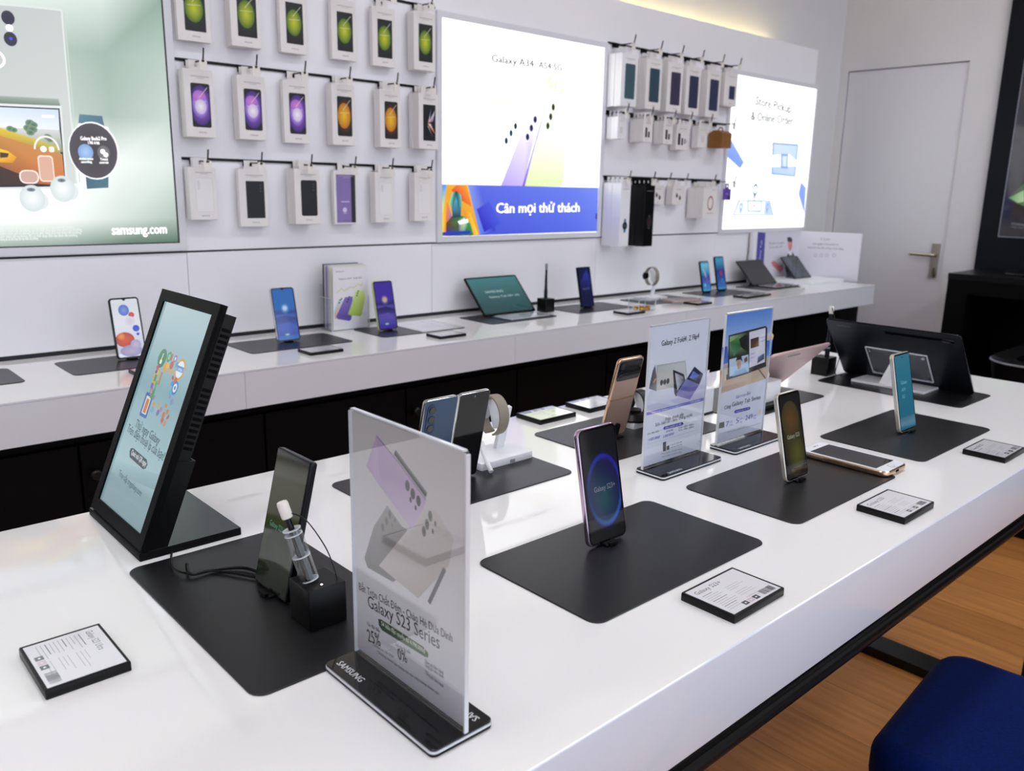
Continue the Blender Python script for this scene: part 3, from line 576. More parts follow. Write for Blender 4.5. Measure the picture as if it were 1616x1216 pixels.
bay('bottom row, right bay', 0.524, [(2.772,.063,.232,.497,4,None,'tall white smartwatch box',0.0255,'cardg','smartwatch_box',lambda A,w,h: watch_print(A,w,h,'#3a78b4')),(2.939,.066,.227,.492,4,None,'tall black smartwatch box',0.0245,'black','smartwatch_box',lambda A,w,h: watch_print(A,w,h,'#3a3a3e','#1c1416',0.4,1.0,'#7a2c24')),
    (3.088,.085,.408,.494,1,None,'narrow white earbud box',0.0195,'card','earbud_box',d_buds),(3.212,.090,.407,.494,2,None,'wide white earbud box',0.0195,'card','earbud_box',d_buds),(3.380,.110,.345,.486,5,None,'fitness band box with copper ring',0.0185,'card','fitness_band_box',d_band)], 2.77, 3.655, 'black wall rail with hooks, bottom row of the right bay', extra=[(3.625, 0.10)])
# kraft carton hanging by a loop and the small violet box
t = thing('carton', 'small brown cardboard carton hanging by its loop at the end of the middle row', 'carton', T(3.522, 2.39, TZ+0.675))
m = MB(); m.box(0, 0.082, 0, 0.074, 0, 0.068, 'brown'); m.prism([(0, 0), (0.074, 0), (0.05, 0.012), (0.024, 0.012)], 0.082, 'brown', T(0, 0, 0.068) @ Matrix(((0,0,1,0),(1,0,0,0),(0,1,0,0),(0,0,0,1)))); m.build('body', t)
m = MB(); m.tube([(0.02, 0.037, 0.078), (0.03, 0.037, 0.094), (0.052, 0.037, 0.094), (0.064, 0.037, 0.078)], 0.003, 'brown', n=6); m.build('loop', t)
retail('memory_card_box', 'tiny violet card box at the right end of the bottom row, right bay', 3.60, .05, 2.40, .014, .430, .484, None, None, 'purple', draw=lambda A, w, h: (A.rect(.5*w, .04*h, .96*w, .4*h, '#2a2240'), A.rect(.1*w, .5*h, .5*w, .56*h, '#cbb8f0')))
# ================================================================== FRONT TABLE
TX0, TX1, TY0, TY1 = -0.9, 2.404, 0.4235, 1.242
t = thing('display_table', 'large glossy white shop table filling the foreground, on a black steel frame', 'table', T(TX1, TY0, 0))
def tl(mb): return mb
m = MB(); m.slab(TX1-TX0, TY1-TY0, 0.10, 0.0015, 'tside', T(-(TX1-TX0)/2, (TY1-TY0)/2, TZ-0.10), bev=0.0022, bs=3, topmat='top'); m.build('tabletop', t)
m = MB()
L_ = TX1-TX0; W_ = TY1-TY0
for y0, y1 in ((0.012, 0.05), (W_-0.05, W_-0.012)): m.box(-L_+0.03, -0.02, y0, y1, TZ-0.131, TZ-0.1002, 'blackg')
m.tube([(-L_+0.03, 0.011, TZ-0.1315), (-0.02, 0.011, TZ-0.1315)], 0.0092, 'black', n=14); m.tube([(-L_+0.03, W_-0.014, TZ-0.1275), (-0.02, W_-0.014, TZ-0.1275)], 0.0085, 'black', n=14)
m.build('under_rail', t)
for x in (-0.045, -L_+0.09):
    m = MB(); m.slab(0.09, W_-0.02, 0.03, 0.003, 'black', T(x, W_/2, 0.0), bev=0.002); fo = m.build('foot', t)
    for y in (0.090, W_-0.090):
        m = MB(); m.box(x-0.03, x+0.03, y-0.02, y+0.02, 0.03, TZ-0.131, 'black'); m.build('leg', t)
# ------------------------------------------------------------------ mats
def desk_mat(label, x0, x1, y0, y1, z=0.0, r=0.016):
    m = MB(); m.slab(x1-x0, y1-y0, 0.002, r, 'mat', bev=0.0006, n=6, bs=1); o = m.build('display_mat')
    o.matrix_world = T((x0+x1)/2, (y0+y1)/2, TZ+z); return props(o, label, 'mat')
desk_mat('charcoal mat at the left end of the table under the pen stand', 0.292, 0.500, 0.660, 1.010)
desk_mat('charcoal mat in the middle of the table under the blue-screen phone', 0.634, 0.980, 0.5445, 0.753)
desk_mat('charcoal mat partly covered by the lying white phone', 1.068, 1.402, 0.548, 0.751)
desk_mat('charcoal mat under the slim phone with teal screen', 1.513, 1.855, 0.551, 0.755)
desk_mat('charcoal mat under the folding phone and the watch stand', 0.638, 0.988, 0.912, 1.122)
desk_mat('charcoal mat under the rose gold flip phone', 1.085, 1.430, 0.908, 1.122)
desk_mat('charcoal mat under the pink tablet', 1.508, 1.852, 0.912, 1.122)
desk_mat('charcoal mat at the far end of the table under the big black tablet', 1.988, 2.185, 0.660, 1.012)
MZ = 0.002
# ------------------------------------------------------------------ phones, tablets
def device(name, label, cat, X, w, h, t, r, frame, screen=None, back='blackg', cams=None, bez=0.0028, punch=True, flatbev=0.0016, group=None, lit='screen', notch=False):
    """body stands on its lower edge: x across, front towards -Y, z up; thickness back to +Y"""
    o = thing(name, label, cat, X, group)
    m = MB(); m.slab(w, h, t, r, frame, T(0, t, h/2) @ UP, bev=flatbev, n=6, bs=3)
    for z0, z1 in ((h*0.60, h*0.72), (h*0.76, h*0.79)): m.box(w/2-0.0004, w/2+0.0006, t*0.35, t*0.65, z0, z1, frame)
    m.build('body', o)
    g = MB(); g.slab(w-2*flatbev, h-2*flatbev, 0.0004, r-flatbev, 'blackg', T(0, 0.0002, h/2) @ UP, n=6)
    if screen:
        A = Art(g, T(0, -0.0003, h/2) @ UP, M[lit], X @ T(0, -0.0003, h/2) @ UP, 0.00008)
        bw, bh = w-2*flatbev-2*bez, h-2*flatbev-2*bez
        screen(A, bw, bh, max(r-flatbev-bez, 0.001))
        if punch: A.circ(0, bh/2-0.005, 0.0016, '#000000')
        if notch: A.circ(0, bh/2, 0.0042, '#000000', n=12)
    g.build('screen', o)
    b = MB(); b.slab(w-2*flatbev-0.001, h-2*flatbev-0.001, 0.0004, r-flatbev, back, T(0, t+0.0002, h/2) @ UP @ T(0, 0, 0), n=6); bp = b.build('back_panel', o)
    if cams: cams(o, bp, w, h, t)
    return o
def cam_rings(xs, big=0.0062):
    def f(o, bp, w, h, t):
        for x, z, r_ in xs:
            m = MB(); m.cyl(r_, 0.0016, 'dkframe', T(-w/2+x, t+0.0006, h-z) @ RX(-90), n=20, bev=0.0004); m.cyl(r_*0.72, 0.0005, 'lens', T(-w/2+x, t+0.0021, h-z) @ RX(-90), n=18); m.build('camera_lens', bp)
    return f
TRI = cam_rings([(0.012, 0.014, 0.0062), (0.012, 0.031, 0.0062), (0.012, 0.048, 0.0062)])
def stand(label, X, w=0.05, arm=0.075, lean=12):
    """security stand: lip in front of the phone foot, small arm up its back"""
    o = thing('phone_stand', label, 'phone stand', X)
    m = MB(); m.slab(0.024, 0.026, 0.0035, 0.003, 'black', T(0.0, 0.006, 0), bev=0.0006); m.box(-0.008, 0.008, -0.010, -0.005, 0.002, 0.0055, 'black'); m.build('base', o)
    a = math.radians(lean); m = MB(); m.box(-0.009, 0.009, 0.0095, 0.0145, 0, arm, 'black', RX(-lean)); m.cyl(0.011, 0.004, 'black', RX(-lean) @ T(0, 0.0135, arm*0.75) @ RX(90)); m.build('arm', o)
    return o
def globe(A, w, h, r):
    A.rrect(0, 0, w, h, r, '#060609'); z = A.up(); n = 44; cy = -h*.055; vs = []; fs = []; cols = []
    prof = [(0, '#2a5560', '#16405c'), (.55, '#23475c', '#141c50'), (.86, '#1c3460', '#12124a'), (.955, '#2c7ac0', '#1c1c9c'), (1.0, '#3a56d8', '#2222b4'), (1.07, '#0f1440', '#08082a'), (1.22, '#060609', '#060609')]
    for f_, ca, cb in prof:
        for i in range(n):
            a = 2*PI*i/n; t_ = .5-.5*math.sin(a+.5); A_, B_ = lin(ca), lin(cb)
            vs.append((max(-w/2+.0004, min(w/2-.0004, .003+w*.49*f_*math.cos(a))), cy+h*.315*f_*math.sin(a), z)); q = 1 if f_ < .9 or f_ > 1.1 else .22+.78*max(0, min(1, .62+.55*math.cos(a-.35)+.25*abs(math.sin(a)))); cols.append(tuple((A_[k]*t_+B_[k]*(1-t_))*q for k in range(3))+(1,))
    for j in range(len(prof)-1):
        for i in range(n): fs.append((j*n+i, (j+1)*n+i, (j+1)*n+(i+1) % n, j*n+(i+1) % n))
    A.mb.add(vs, fs, A.m, A.X, cols); A.text('Galaxy S23+', 0.003, -0.008, 0.0100, '#8f95a6', al='c', w=w*0.62)
ultra_scr = lambda A, w, h, r: (A.vgrad(-w/2, -h/2, w/2, h/2, [(0, '#0e120c'), (0.30, '#26301a'), (0.5, '#3a3f22'), (0.8, '#4a4a34'), (1, '#2a2a20')]), A.circ(0, -h*0.2, w*0.38, '#22341c', '#1a2214', ry=h*0.14), A.text('Galaxy S23 Ultra', -w*0.36, -h*0.06, 0.0095, '#6aa890', w=w*0.66))
# Galaxy phones on the front table
F_ = 'phone'
device('smartphone', 'dark square-cornered phone leaning beside the pen stand, green screen facing left', F_, at(0.3965, 0.840, MZ+0.003, -90, 13.6), .0781, .1634, .0089, .0035, 'dkframe', ultra_scr, lit='dimscreen', cams=TRI, bez=0.0012)
stand('black stand behind the dark square-cornered phone', at(0.3965, 0.840, MZ, -90), lean=13.6)
device('smartphone', 'lilac-framed phone with blue globe screen upright in the middle of the table', F_, at(0.808, 0.680, MZ+0.003, 0, 11.5), .0762, .1578, .0076, .010, 'lilac',
       globe, cams=TRI, lit='dimscreen')
stand('black stand behind the lilac-framed phone with blue globe screen', at(0.808, 0.680, MZ, 0), lean=11.5)
device('smartphone', 'cream-framed phone with amber and olive screen, beside the lying white phone', F_, at(1.2445, 0.6465, MZ+0.003, 0, 13.0), .0709, .1463, .0076, .009, 'cream',
       lambda A, w, h, r: (A.rrect(0, 0, w, h, r, '#15120e'), A.circ(0.0, -0.01, w*0.5, '#4a4a20', '#2a2414', ry=h*0.42, clip=(-w/2, -h/2, w/2, h/2)), A.circ(-0.003, 0.028, w*0.44, '#6a4624', '#3e3a1c', ry=h*0.22, clip=(-w/2, -h/2, w/2, h/2)), A.circ(0.006, -0.03, w*0.4, '#5a5c20', '#3a3a1a', ry=h*0.2), A.text('Galaxy S23', 0, -0.004, 0.0098, '#b9b9a8', al='c', w=w*0.62)), cams=TRI, lit='dimscreen')
stand('black stand behind the cream-framed phone with amber screen', at(1.2445, 0.6465, MZ, 0), lean=13)
device('smartphone', 'pale-framed slim phone with teal screen, right part of the table', F_, at(1.6925, 0.653, MZ+0.003, 0, 12.6), .0767, .1582, .0082, .010, 'cream',
       lambda A, w, h, r: (A.vgrad(-w/2, -h/2, w/2, h/2, [(0, '#1a5c74'), (0.08, '#3c7890'), (0.14, '#1f6680'), (0.6, '#236e88'), (1, '#34748c')]), A.text('Galaxy', -w*.22, 0.016, 0.010, '#6fb6c6'), A.text('A54', -w*.22, 0.002, 0.010, '#6fb6c6'), A.text('5G', -w*.22, -0.012, 0.010, '#6fb6c6')), cams=TRI, lit='screen')
stand('black stand behind the slim phone with teal screen', at(1.6925, 0.653, MZ, 0), lean=12.6)
# rose gold flip phone seen from behind
def flip_back(o, bp, w, h, t):
    m = MB(); m.slab(w-0.006, 0.040, 0.0006, 0.006, 'blackg', T(0, t+0.0006, h-0.024) @ RX(90) @ T(0, 0, -0.0004), n=5); cv = m.build('cover_display', bp)
    for z in (0.014, 0.030):
        m = MB(); m.cyl(0.0066, 0.0016, 'lensring', T(w/2-0.012, t+0.0008, h-z) @ RX(-90), bev=0.0003); m.cyl(0.0052, 0.0004, 'lens', T(w/2-0.012, t+0.0024, h-z) @ RX(-90)); m.build('camera_lens', cv)
    m = MB(); m.box(-w/2-0.0002, w/2+0.0002, t*0.2, t+0.0009, h*0.495-0.0018, h*0.495+0.0018, 'gold'); m.build('hinge', o)
device('flip_phone', 'rose gold flip phone seen from behind, standing open and tall', 'phone', at(1.193, 1.014, MZ+0.003, 180, 13.5), .072, .165, .0069, .009, 'gold', None, back='rose', cams=flip_back)
o = thing('phone_stand', 'black bracket at the back of the rose gold flip phone', 'phone stand', at(1.193, 1.014, MZ, 180)); m = MB(); m.slab(0.03, 0.03, 0.003, 0.003, 'black', T(0, 0.008, 0)); m.build('base', o)
m = MB(); m.slab(0.017, 0.030, 0.003, 0.0084, 'blackg', RX(-13.5) @ T(0, 0.0118, 0.018) @ UP, n=8); m.build('arm', o)
# blue book-style folding phone seen from behind, opened flat
o = thing('folding_phone', 'blue folding phone opened wide, back with three cameras towards us', 'phone', at(0.783, 1.012, MZ+0.003, 180, 13.0))
hw = 0.0635
m = MB(); m.slab(hw, 0.1551, 0.0063, 0.006, 'silver', T(hw/2+0.0012, 0.0063, 0.0776) @ UP, bev=0.0014, n=5, bs=3); ca = m.build('camera_half', o)
m = MB(); m.slab(hw-0.0026, 0.1527, 0.0005, 0.005, 'blueback', T(hw/2+0.0012, 0.0067, 0.0776) @ UP); bk = m.build('back_panel', ca)
m = MB(); m.slab(0.0165, 0.049, 0.0014, 0.0075, 'blueback', T(hw/2+0.0012+0.017, 0.0081, 0.1551-0.032) @ UP, bev=0.0005, n=6); m.build('camera_island', ca)
for k in range(3):
    m = MB(); m.cyl(0.0066, 0.0012, 'lensring', T(hw/2+0.0012+0.017, 0.0081, 0.1551-0.0165-0.0152*k) @ RX(-90), bev=0.0002); m.cyl(0.0055, 0.0004, 'lens', T(hw/2+0.0012+0.017, 0.0093, 0.1551-0.0165-0.0152*k) @ RX(-90)); m.build('camera_lens', ca)
m = MB(); m.slab(hw, 0.1551, 0.0063, 0.006, 'silver', T(-hw/2-0.0012, 0.0063, 0.0776) @ UP, bev=0.0014, n=5, bs=3); cb = m.build('cover_half', o)
m = MB(); m.slab(hw-0.003, 0.1523, 0.0005, 0.005, 'blackg', T(-hw/2-0.0012, 0.0067, 0.0776) @ UP); m.cyl(0.0014, 0.0002, 'silver2', T(-hw/2-0.0012, 0.0067, 0.1480) @ RX(-90)); m.build('cover_display', cb)
m = MB(); m.tube([(0, 0.0048, 0.001), (0, 0.0048, 0.1541)], 0.0026, 'chrome', n=10); m.build('hinge', o)
m = MB(); m.slab(2*hw-0.004, 0.150, 0.0004, 0.004, 'blackg', T(0, 0.0002, 0.0776) @ UP); m.build('inner_display', o)
stand('black stand on the far side of the blue folding phone', at(0.783, 1.005, MZ, 0), lean=-3, arm=0.02)
# white-fronted phone lying in a clear gold case
X = T(1.412, 0.636, TZ+MZ+0.0002) @ RZ(-80)
o = thing('smartphone', 'white-fronted phone with home button lying flat in a gold-edged case', 'phone', T(1.4115, 0.6365, TZ+MZ+0.0003) @ RZ(-90))
m = MB(); m.slab(0.164, 0.083, 0.0098, 0.013, 'gold', bev=0.003, n=6, bs=3); m.box(0.0785, 0.0823, -0.005, 0.005, 0.003, 0.007, 'darkgap'); m.build('case', o)
m = MB(); m.slab(0.1585, 0.0778, 0.0012, 0.011, 'white', T(0, 0, 0.0092), bev=0.0005, n=6); A = Art(m, T(0, 0, 0.01045), M['glossprint'], step=0.00008)
fb = m.build('front_panel', o)
m = MB(); m.slab(0.121, 0.0686, 0.0003, 0.001, 'blackg', T(-0.0005, 0, 0.0104)); m.build('display', fb)
m = MB(); m.lathe([(0.0063, 0), (0.0063, 0.0002), (0.0054, 0.0002)], 'silver2', T(0.0705, 0, 0.0104)); m.cyl(0.0054, 0.0003, 'white', T(0.0705, 0, 0.0104)); m.build('home_button', fb)
m = MB(); m.slab(0.0016, 0.010, 0.0002, 0.0008, 'greyplate', T(-0.0705, 0, 0.0104)); m.cyl(0.0014, 0.0002, 'greyplate', T(-0.0705, 0.010, 0.0104)); m.build('earpiece', fb)
# ------------------------------------------------------------------ tablets on the front table
def tab_cams(o, bp, w, h, t):
    m = MB(); m.slab(w*0.40, 0.0105, 0.0004, 0.005, 'blackg', T(w*0.20, t+0.0006, h-0.017) @ UP, n=6); st = m.build('pen_strip', bp)
    m = MB(); m.slab(0.033, 0.0125, 0.0016, 0.006, 'blackg', T(-w*0.02-0.004-(-w*0.46), t+0.0018, h-0.017) @ UP, n=6, bev=0.0004); m.build('camera_island', bp)
TAB = at(2.1465, 0.850, MZ+0.003, 90, 41)
def tab_back(o, bp, w, h, t):                       # local +x is towards +Y of the world, i.e. left in the picture
    m = MB(); m.slab(0.140, 0.0085, 0.0004, 0.004, 'blackg', T(-0.055, t+0.0007, h-0.020) @ UP, n=6); m.build('pen_strip', bp)
    m = MB(); m.slab(0.030, 0.0115, 0.0014, 0.0055, 'blackg', T(-0.132, t+0.0018, h-0.020) @ UP, n=6, bev=0.0004); m.cyl(0.0012, 0.0004, 'chrome', T(-0.121, t+0.0018, h-0.020) @ RX(-90)); m.build('camera_island', bp)
    m = MB(); A = Art(m, T(0.118, t+0.0006, h-0.020) @ RZ(180) @ UP, M['print']); A.text('SAMSUNG', 0, 0, 0.008, '#606268', al='c'); m.build('wordmark', bp)
device('tablet', 'very large dark grey tablet seen from behind at the far end of the table', 'tablet', TAB, .3264, .2086, .0055, .011, 'dkframe', None, back='graph', cams=tab_back)
o = thing('tablet_stand', 'white stand with clear screw-cornered plate holding the large grey tablet', 'tablet stand', T(2.098, 0.859, TZ+MZ))
m = MB(); m.slab(0.095, 0.182, 0.006, 0.002, 'whiteu', bev=0.0008); m.build('base', o)
# plate parallel to the tablet back, just in front of it
PX = TAB @ T(0, 0.0075, 0.0)
PXl = o.matrix_world.inverted() @ PX
m = MB(); m.slab(0.150, 0.098, 0.003, 0.002, 'clear', PXl @ T(0.0, 0.0035, 0.078) @ UP); pl = m.build('clear_plate', o)
m = MB()
for sx in (-1, 1): m.box(sx*0.075-0.001, sx*0.075+0.001, 0.0002, 0.0036, 0.029, 0.127, 'clearedge', PXl)
for z in (0.029, 0.127): m.box(-0.075, 0.075, 0.0002, 0.0036, z-0.0009, z+0.0009, 'clearedge', PXl)
m.build('plate_edge', pl)
for sx in (-1, 1):
    for z in (0.036, 0.119): m = MB(); m.cyl(0.0042, 0.003, 'chrome', PXl @ T(sx*0.066, 0.0036, z) @ RX(-90), n=14); m.build('screw', pl)
m = MB(); vs = [(-0.040, -0.022, 0.006), (-0.040, 0.022, 0.006), (0.025, -0.022, 0.006), (0.025, 0.022, 0.006)]
q = [PXl @ Vector((sx, 0.0045, z)) for z in (0.092,) for sx in (-0.015, 0.015)]
q2 = [PXl @ Vector((sx, 0.0045, z)) for z in (0.050,) for sx in (-0.018, 0.018)]
V = [(-0.036, -0.024, 0.006), (-0.036, 0.024, 0.006), (0.0, 0.024, 0.006), (0.0, -0.024, 0.006)]
V += [tuple(q[0]), tuple(q[1]), tuple(q2[1]), tuple(q2[0])]
V[4:8] = [tuple(q[0]), tuple(q[1]), tuple(q2[1]), tuple(q2[0])]
m.add(V, [(0,3,2,1), (4,5,6,7), (0,1,5,4), (2,3,7,6), (1,2,6,5), (3,0,4,7)], 'whiteu'); m.build('neck', o)
def pink_back(o, bp, w, h, t):
    m = MB(); m.slab(0.05, 0.008, 0.0004, 0.004, 'greyplate', T(0.02, t+0.0007, h-0.016) @ UP, n=5); m.build('pen_strip', bp)
    m = MB(); A = Art(m, T(-0.045, t+0.0006, h-0.045) @ RZ(180) @ UP, M['print']); A.text('SAMSUNG', 0, 0, 0.007, '#8a7478', al='c'); m.build('wordmark', bp)
device('tablet', 'pink metal tablet seen from behind, half hidden by the seaside sign', 'tablet', at(1.730, 1.038, MZ+0.012, 180, 45.5), .2538, .1653, .0063, .008, 'pinkback', None, back='pinkback', cams=pink_back)
o = thing('tablet_stand', 'white block stand under the pink tablet', 'tablet stand', T(1.640, 0.965, TZ+MZ)); m = MB(); m.slab(0.11, 0.075, 0.010, 0.004, 'black', T(0, 0.0, 0)); m.build('base', o)
m = MB(); m.slab(0.108, 0.055, 0.046, 0.006, 'white', T(0, 0.004, 0.010), bev=0.003); m.build('block', o)
m = MB(); m.box(-0.03, 0.03, 0.02, 0.024, 0.0, 0.05, 'white', T(0, 0.0, 0.05) @ RX(42)); m.build('arm', o)
# ------------------------------------------------------------------ price tags
def spec_lines(A, w, h, title, x0=0.07, body=0.0016, seed=1):
    rnd = random.Random(seed)
    A.rect(0, 0, w, h, '#e4e4e8')
    if title: A.text(title, w*x0, h*0.80, 0.0098, '#3a3c42', w=w*0.50)
    y = h*0.70
    for k in range(11):
        xx = w*x0
        if k in (0, 4, 8): A.rect(xx, y, xx+w*rnd.uniform(.16,.30), y+0.0009, '#77787e')
        else:
            A.rect(xx, y, xx+w*rnd.uniform(.2,.34), y+0.0006, '#a4a5aa'); A.rect(w*0.46, y, w*0.46+w*rnd.uniform(.2,.42), y+0.0006, '#b2b3b8')
        y -= h*0.056
    for k, c in enumerate(('#5d6266', '#d3c2d0', '#4a4e52')): A.rect(w*(0.30+0.11*k), h*0.05, w*(0.39+0.11*k), h*0.16, c); A.rect(w*(0.33+0.11*k), h*0.09, w*(0.36+0.11*k), h*0.12, '#e8e8ea')
    for k in range(16): A.rect(w*0.70+k*w*0.0155, h*0.05, w*0.70+k*w*0.0155+w*rnd.choice([.004,.007,.010]), h*0.20, '#4a4c50')
def price_tag(label, x, y, rz, title, w=0.105, h=0.073, z=0.0, t=0.010, seed=1, plain=None):
    o = thing('price_tag', label, 'price tag', T(x, y, TZ+z) @ RZ(rz))
    m = MB(); m.slab(w, h, t-0.001, 0.0012, 'black', bev=0.0005, n=2)
    for a, b, c, d in ((-w/2+.0006, w/2-.0006, -h/2+.0006, -h/2+0.0028), (-w/2+.0006, w/2-.0006, h/2-0.0028, h/2-.0006), (-w/2+.0006, -w/2+0.0028, -h/2+0.0028, h/2-0.0028), (w/2-0.0028, w/2-.0006, -h/2+0.0028, h/2-0.0028)): m.box(a, b, c, d, t-0.0012, t, 'black')
    m.build('frame', o)
    c = MB(); c.box(-w/2+0.003, w/2-0.003, -h/2+0.003, h/2-0.003, t-0.0012, t-0.0004, 'white'); A = Art(c, T(-w/2+0.003, -h/2+0.003, t-0.0004), M['glossprint'], step=0.00005)
    if plain: A.rect(0, 0, w-0.006, h-0.006, plain); A.text(title, 0.06*w, h*0.72, 0.008, '#7a7c80', w=w*0.4) if title else None
    else: spec_lines(A, w-0.006, h-0.006, title, seed=seed)
    c.build('card', o)
    return o
price_tag('black-framed tag reading Galaxy S23 Ultra at the lower left of the table', 0.186, 0.8325, -90, 'Galaxy S23 Ultra', seed=2, w=0.097, h=0.076)
price_tag('black-framed tag reading Galaxy S23+ at the front edge of the table', 0.807, 0.4855, 0, 'Galaxy S23+', seed=3)
price_tag('black-framed tag reading Galaxy S23 near the lying white phone', 1.246, 0.4855, 0, 'Galaxy S23', seed=4)
price_tag('black-framed tag reading Galaxy A54 5G, rightmost on the table', 1.680, 0.4910, 0, 'Galaxy A54 5G', seed=5)
price_tag('black-framed tag at the rear edge, left of the rose gold flip phone', 1.198, 1.195, 180, 'Galaxy Z Fold4', seed=6)
price_tag('black-framed tag at the rear edge, behind the rose gold flip phone', 1.345, 1.195, 180, 'Galaxy Z Flip4', seed=7)
# ------------------------------------------------------------------ clear sign stands
def sign_stand(label, X, w, h, bw, bd, off, draw, base_t=0.0075, mark=True, both=False):
    """X: base centre, sheet faces local -Y; off = y of the upright plate"""
    o = thing('sign_stand', label, 'sign', X)
    m = MB(); m.slab(bw, bd, base_t*0.45, 0.006, 'black', bev=0.0008, n=5); b = m.build('base', o)
    m = MB(); m.slab(bw+0.0006, bd+0.0006, base_t*0.28, 0.0062, 'clearedge', T(0, 0, base_t*0.45), n=5); m.build('chrome_band', b)
    m = MB(); m.slab(bw-0.0008, bd-0.0008, base_t*0.27, 0.0055, 'blackg', T(0, 0, base_t*0.73), bev=0.0004, n=5); tp = m.build('black_top', b)
    m = MB(); A = Art(m, T(0, 0, base_t+0.0001), M['print'])
    if mark == 'side':
        A.text('SAMSUNG', -bw/2+0.009, -bd/2+0.0085, 0.0105, '#d4d8dc', w=0.042, bold=0.02); m.build('wordmark', b); m = MB(); A = Art(m, T(0, 0, base_t+0.0001), M['print']); A.text('SAMSUNG', bw/2-0.009, bd/2-0.0085, 0.0105, '#d4d8dc', w=0.042, bold=0.02, ang=180)
    else: A.text('SAMSUNG', -bw/2+0.022, -bd/2+0.004, 0.008, '#c9ccd2', w=0.036, bold=0.02)
    m.build('wordmark', b)
    t = 0.0042; zb = base_t+0.0002; sx = 0.002
    m = MB(); m.slab(w, h-zb, 0.0016, 0.0035, 'clear', T(0, off-t/2+0.0016, zb+(h-zb)/2) @ UP, n=4)
    m.slab(w, h-zb, 0.0016, 0.0035, 'clear', T(0, off+t/2, zb+(h-zb)/2) @ UP, n=4); pl = m.build('acrylic_sleeve', o)
    m = MB()
    for s in (-1, 1): m.box(s*(w/2)-0.0009, s*(w/2)+0.0009, off-t/2, off+t/2, zb, h-0.003, 'clearedge')
    m.box(-w/2+0.003, w/2-0.003, off-t/2, off+t/2, h-0.0014, h+0.0002, 'clearedge'); m.build('sleeve_edge', pl)
    m = MB(); z0 = zb+0.004; z1 = h-0.003; ww = w-0.005
    m.box(-ww/2, ww/2, off-0.0003, off+0.0003, z0, z1, 'card'); A = Art(m, T(0, off-0.00035, z0) @ UP @ T(-ww/2, 0, 0), M['print'], X @ T(0, off-0.00035, z0) @ UP @ T(-ww/2, 0, 0), 0.00003)
    draw(A, ww, z1-z0); m.build('printed_sheet', o)
    return o
def d_big(A, w, h):
    P = A.px; A.vgrad(0, 0, w, h, [(0, '#cfccd2'), (0.12, '#dad7dc'), (0.35, '#e4e1e1'), (0.7, '#d6d1ce'), (1, '#cac5c2')])
    # grey and cream phones below, lilac phone above, two pens
    A.poly(P([(611,797),(634,830),(700,870),(640,905),(620,918),(580,895),(575,880),(590,830)]), ['#a9a59e','#9a968f','#b3ada6','#8f8a86','#8b8683','#7d7977','#8a8684','#a19c95'])
    for u, v, r_ in ((615,811,.0062),(610,822,.0064),(604,832,.0064),(623,820,.0032),(619,829,.003)): c = P((u, v)); A.circ(c[0], c[1], r_*.45, '#6f6c69', '#8a8681', ry=r_*.72)
    A.poly(P([(668,803),(688,805),(716,850),(708,893),(660,944),(598,892),(640,840)]), ['#d6d0c9','#cfc8c0','#c9c1ba','#c7bdb6','#c6bab2','#d3cbc4','#d9d2cc'])
    for u, v, r_ in ((679,814,.0068),(674,827,.0068),(669,838,.0068),(687,826,.0034),(683,838,.0034)): c = P((u, v)); A.circ(c[0], c[1], r_*.45, '#5c5955', '#7d7972', ry=r_*.75)
    A.poly(P([(594,687),(578,735),(600,767),(647,832),(652,834),(669,800),(672,788),(660,772),(628,728)]), ['#c3a6c8','#b99cc0','#bda3c6','#d9c8dc','#e0d3e2','#cfbad3','#c2a9c8','#c0a7c6','#c4aac9'])
    A.line(P([(594,687),(628,728),(672,788)]), 0.0014, '#8f7a96')
    for u, v, r_ in ((643,766,.0085),(651.5,779,.0085),(660.5,790,.0085),(648,788,.0045),(656,801,.0040)): c = P((u, v)); A.circ(c[0], c[1], r_*.40, '#1c1820', '#35303a', ry=r_*.60)
    A.line(P([(623,713),(673,781)]), 0.0055, '#3a3836'); A.line(P([(625,713),(674,779)]), 0.0012, '#8a8683')
    A.line(P([(702,897),(677,951)]), 0.0045, '#5f5b60')
    A.poly(P([(594,687),(578,735),(600,767)]), ['#c8aecd','#bfa4c6','#c4a9ca'])
    A.ptext('Bắt Trọn Chất Đêm - Chào Hè Dưa Dinh', (567,930), (714,1013), 0.0115, '#2c2a2e', bold=0.015)
    A.ptext('Galaxy S23 Series', (581,957), (694,1024), 0.0185, '#1c1a1e', bold=0.01)
    A.poly(P([(597,976),(602,977),(668,1020),(676,1030),(676,1037),(671,1036),(603,994),(598,986)]), ['#2f4424','#2f4424','#3c5428','#56703a','#56703a','#4c6634','#34482a','#2f4424'])
    A.ptext('Sở hữu đặc quyền từ 4.990.000đ', (602,986), (671,1031), 0.0066, '#dfe6d6')
    A.ptext('25%', (581,1011), (601,1020), 0.0185, '#33402a', bold=0.02); A.ptext('Ưu đãi đến', (580,986), (600,998), 0.0052, '#55535a')
    A.ptext('0%', (629,1040), (643,1046), 0.017, '#33402a', bold=0.02); A.ptext('Trả góp lãi suất', (624,1018), (648,1032), 0.0052, '#6a686e')
    for k, (a, b) in enumerate((((670,1044),(700,1064)),((670,1050),(700,1070)),((671,1062),(700,1085)))): A.ptext('Tặng gói bảo hành', a, b, 0.005, '#77757b')
    A.ptext('Chương trình áp dụng tại các cửa hàng tham gia', (595,1029), (693,1096), 0.0042, '#77757b'); A.ptext('Nhiều ưu đãi khác', (590,1019), (622,1038), 0.0042, '#88868c')
sign_stand('large clear sign stand facing left in the foreground, sheet with lilac phone', T(0.400, 0.5755, TZ) @ RZ(-90), 0.174, 0.262, 0.177, 0.068, 0.003, d_big, mark='side')
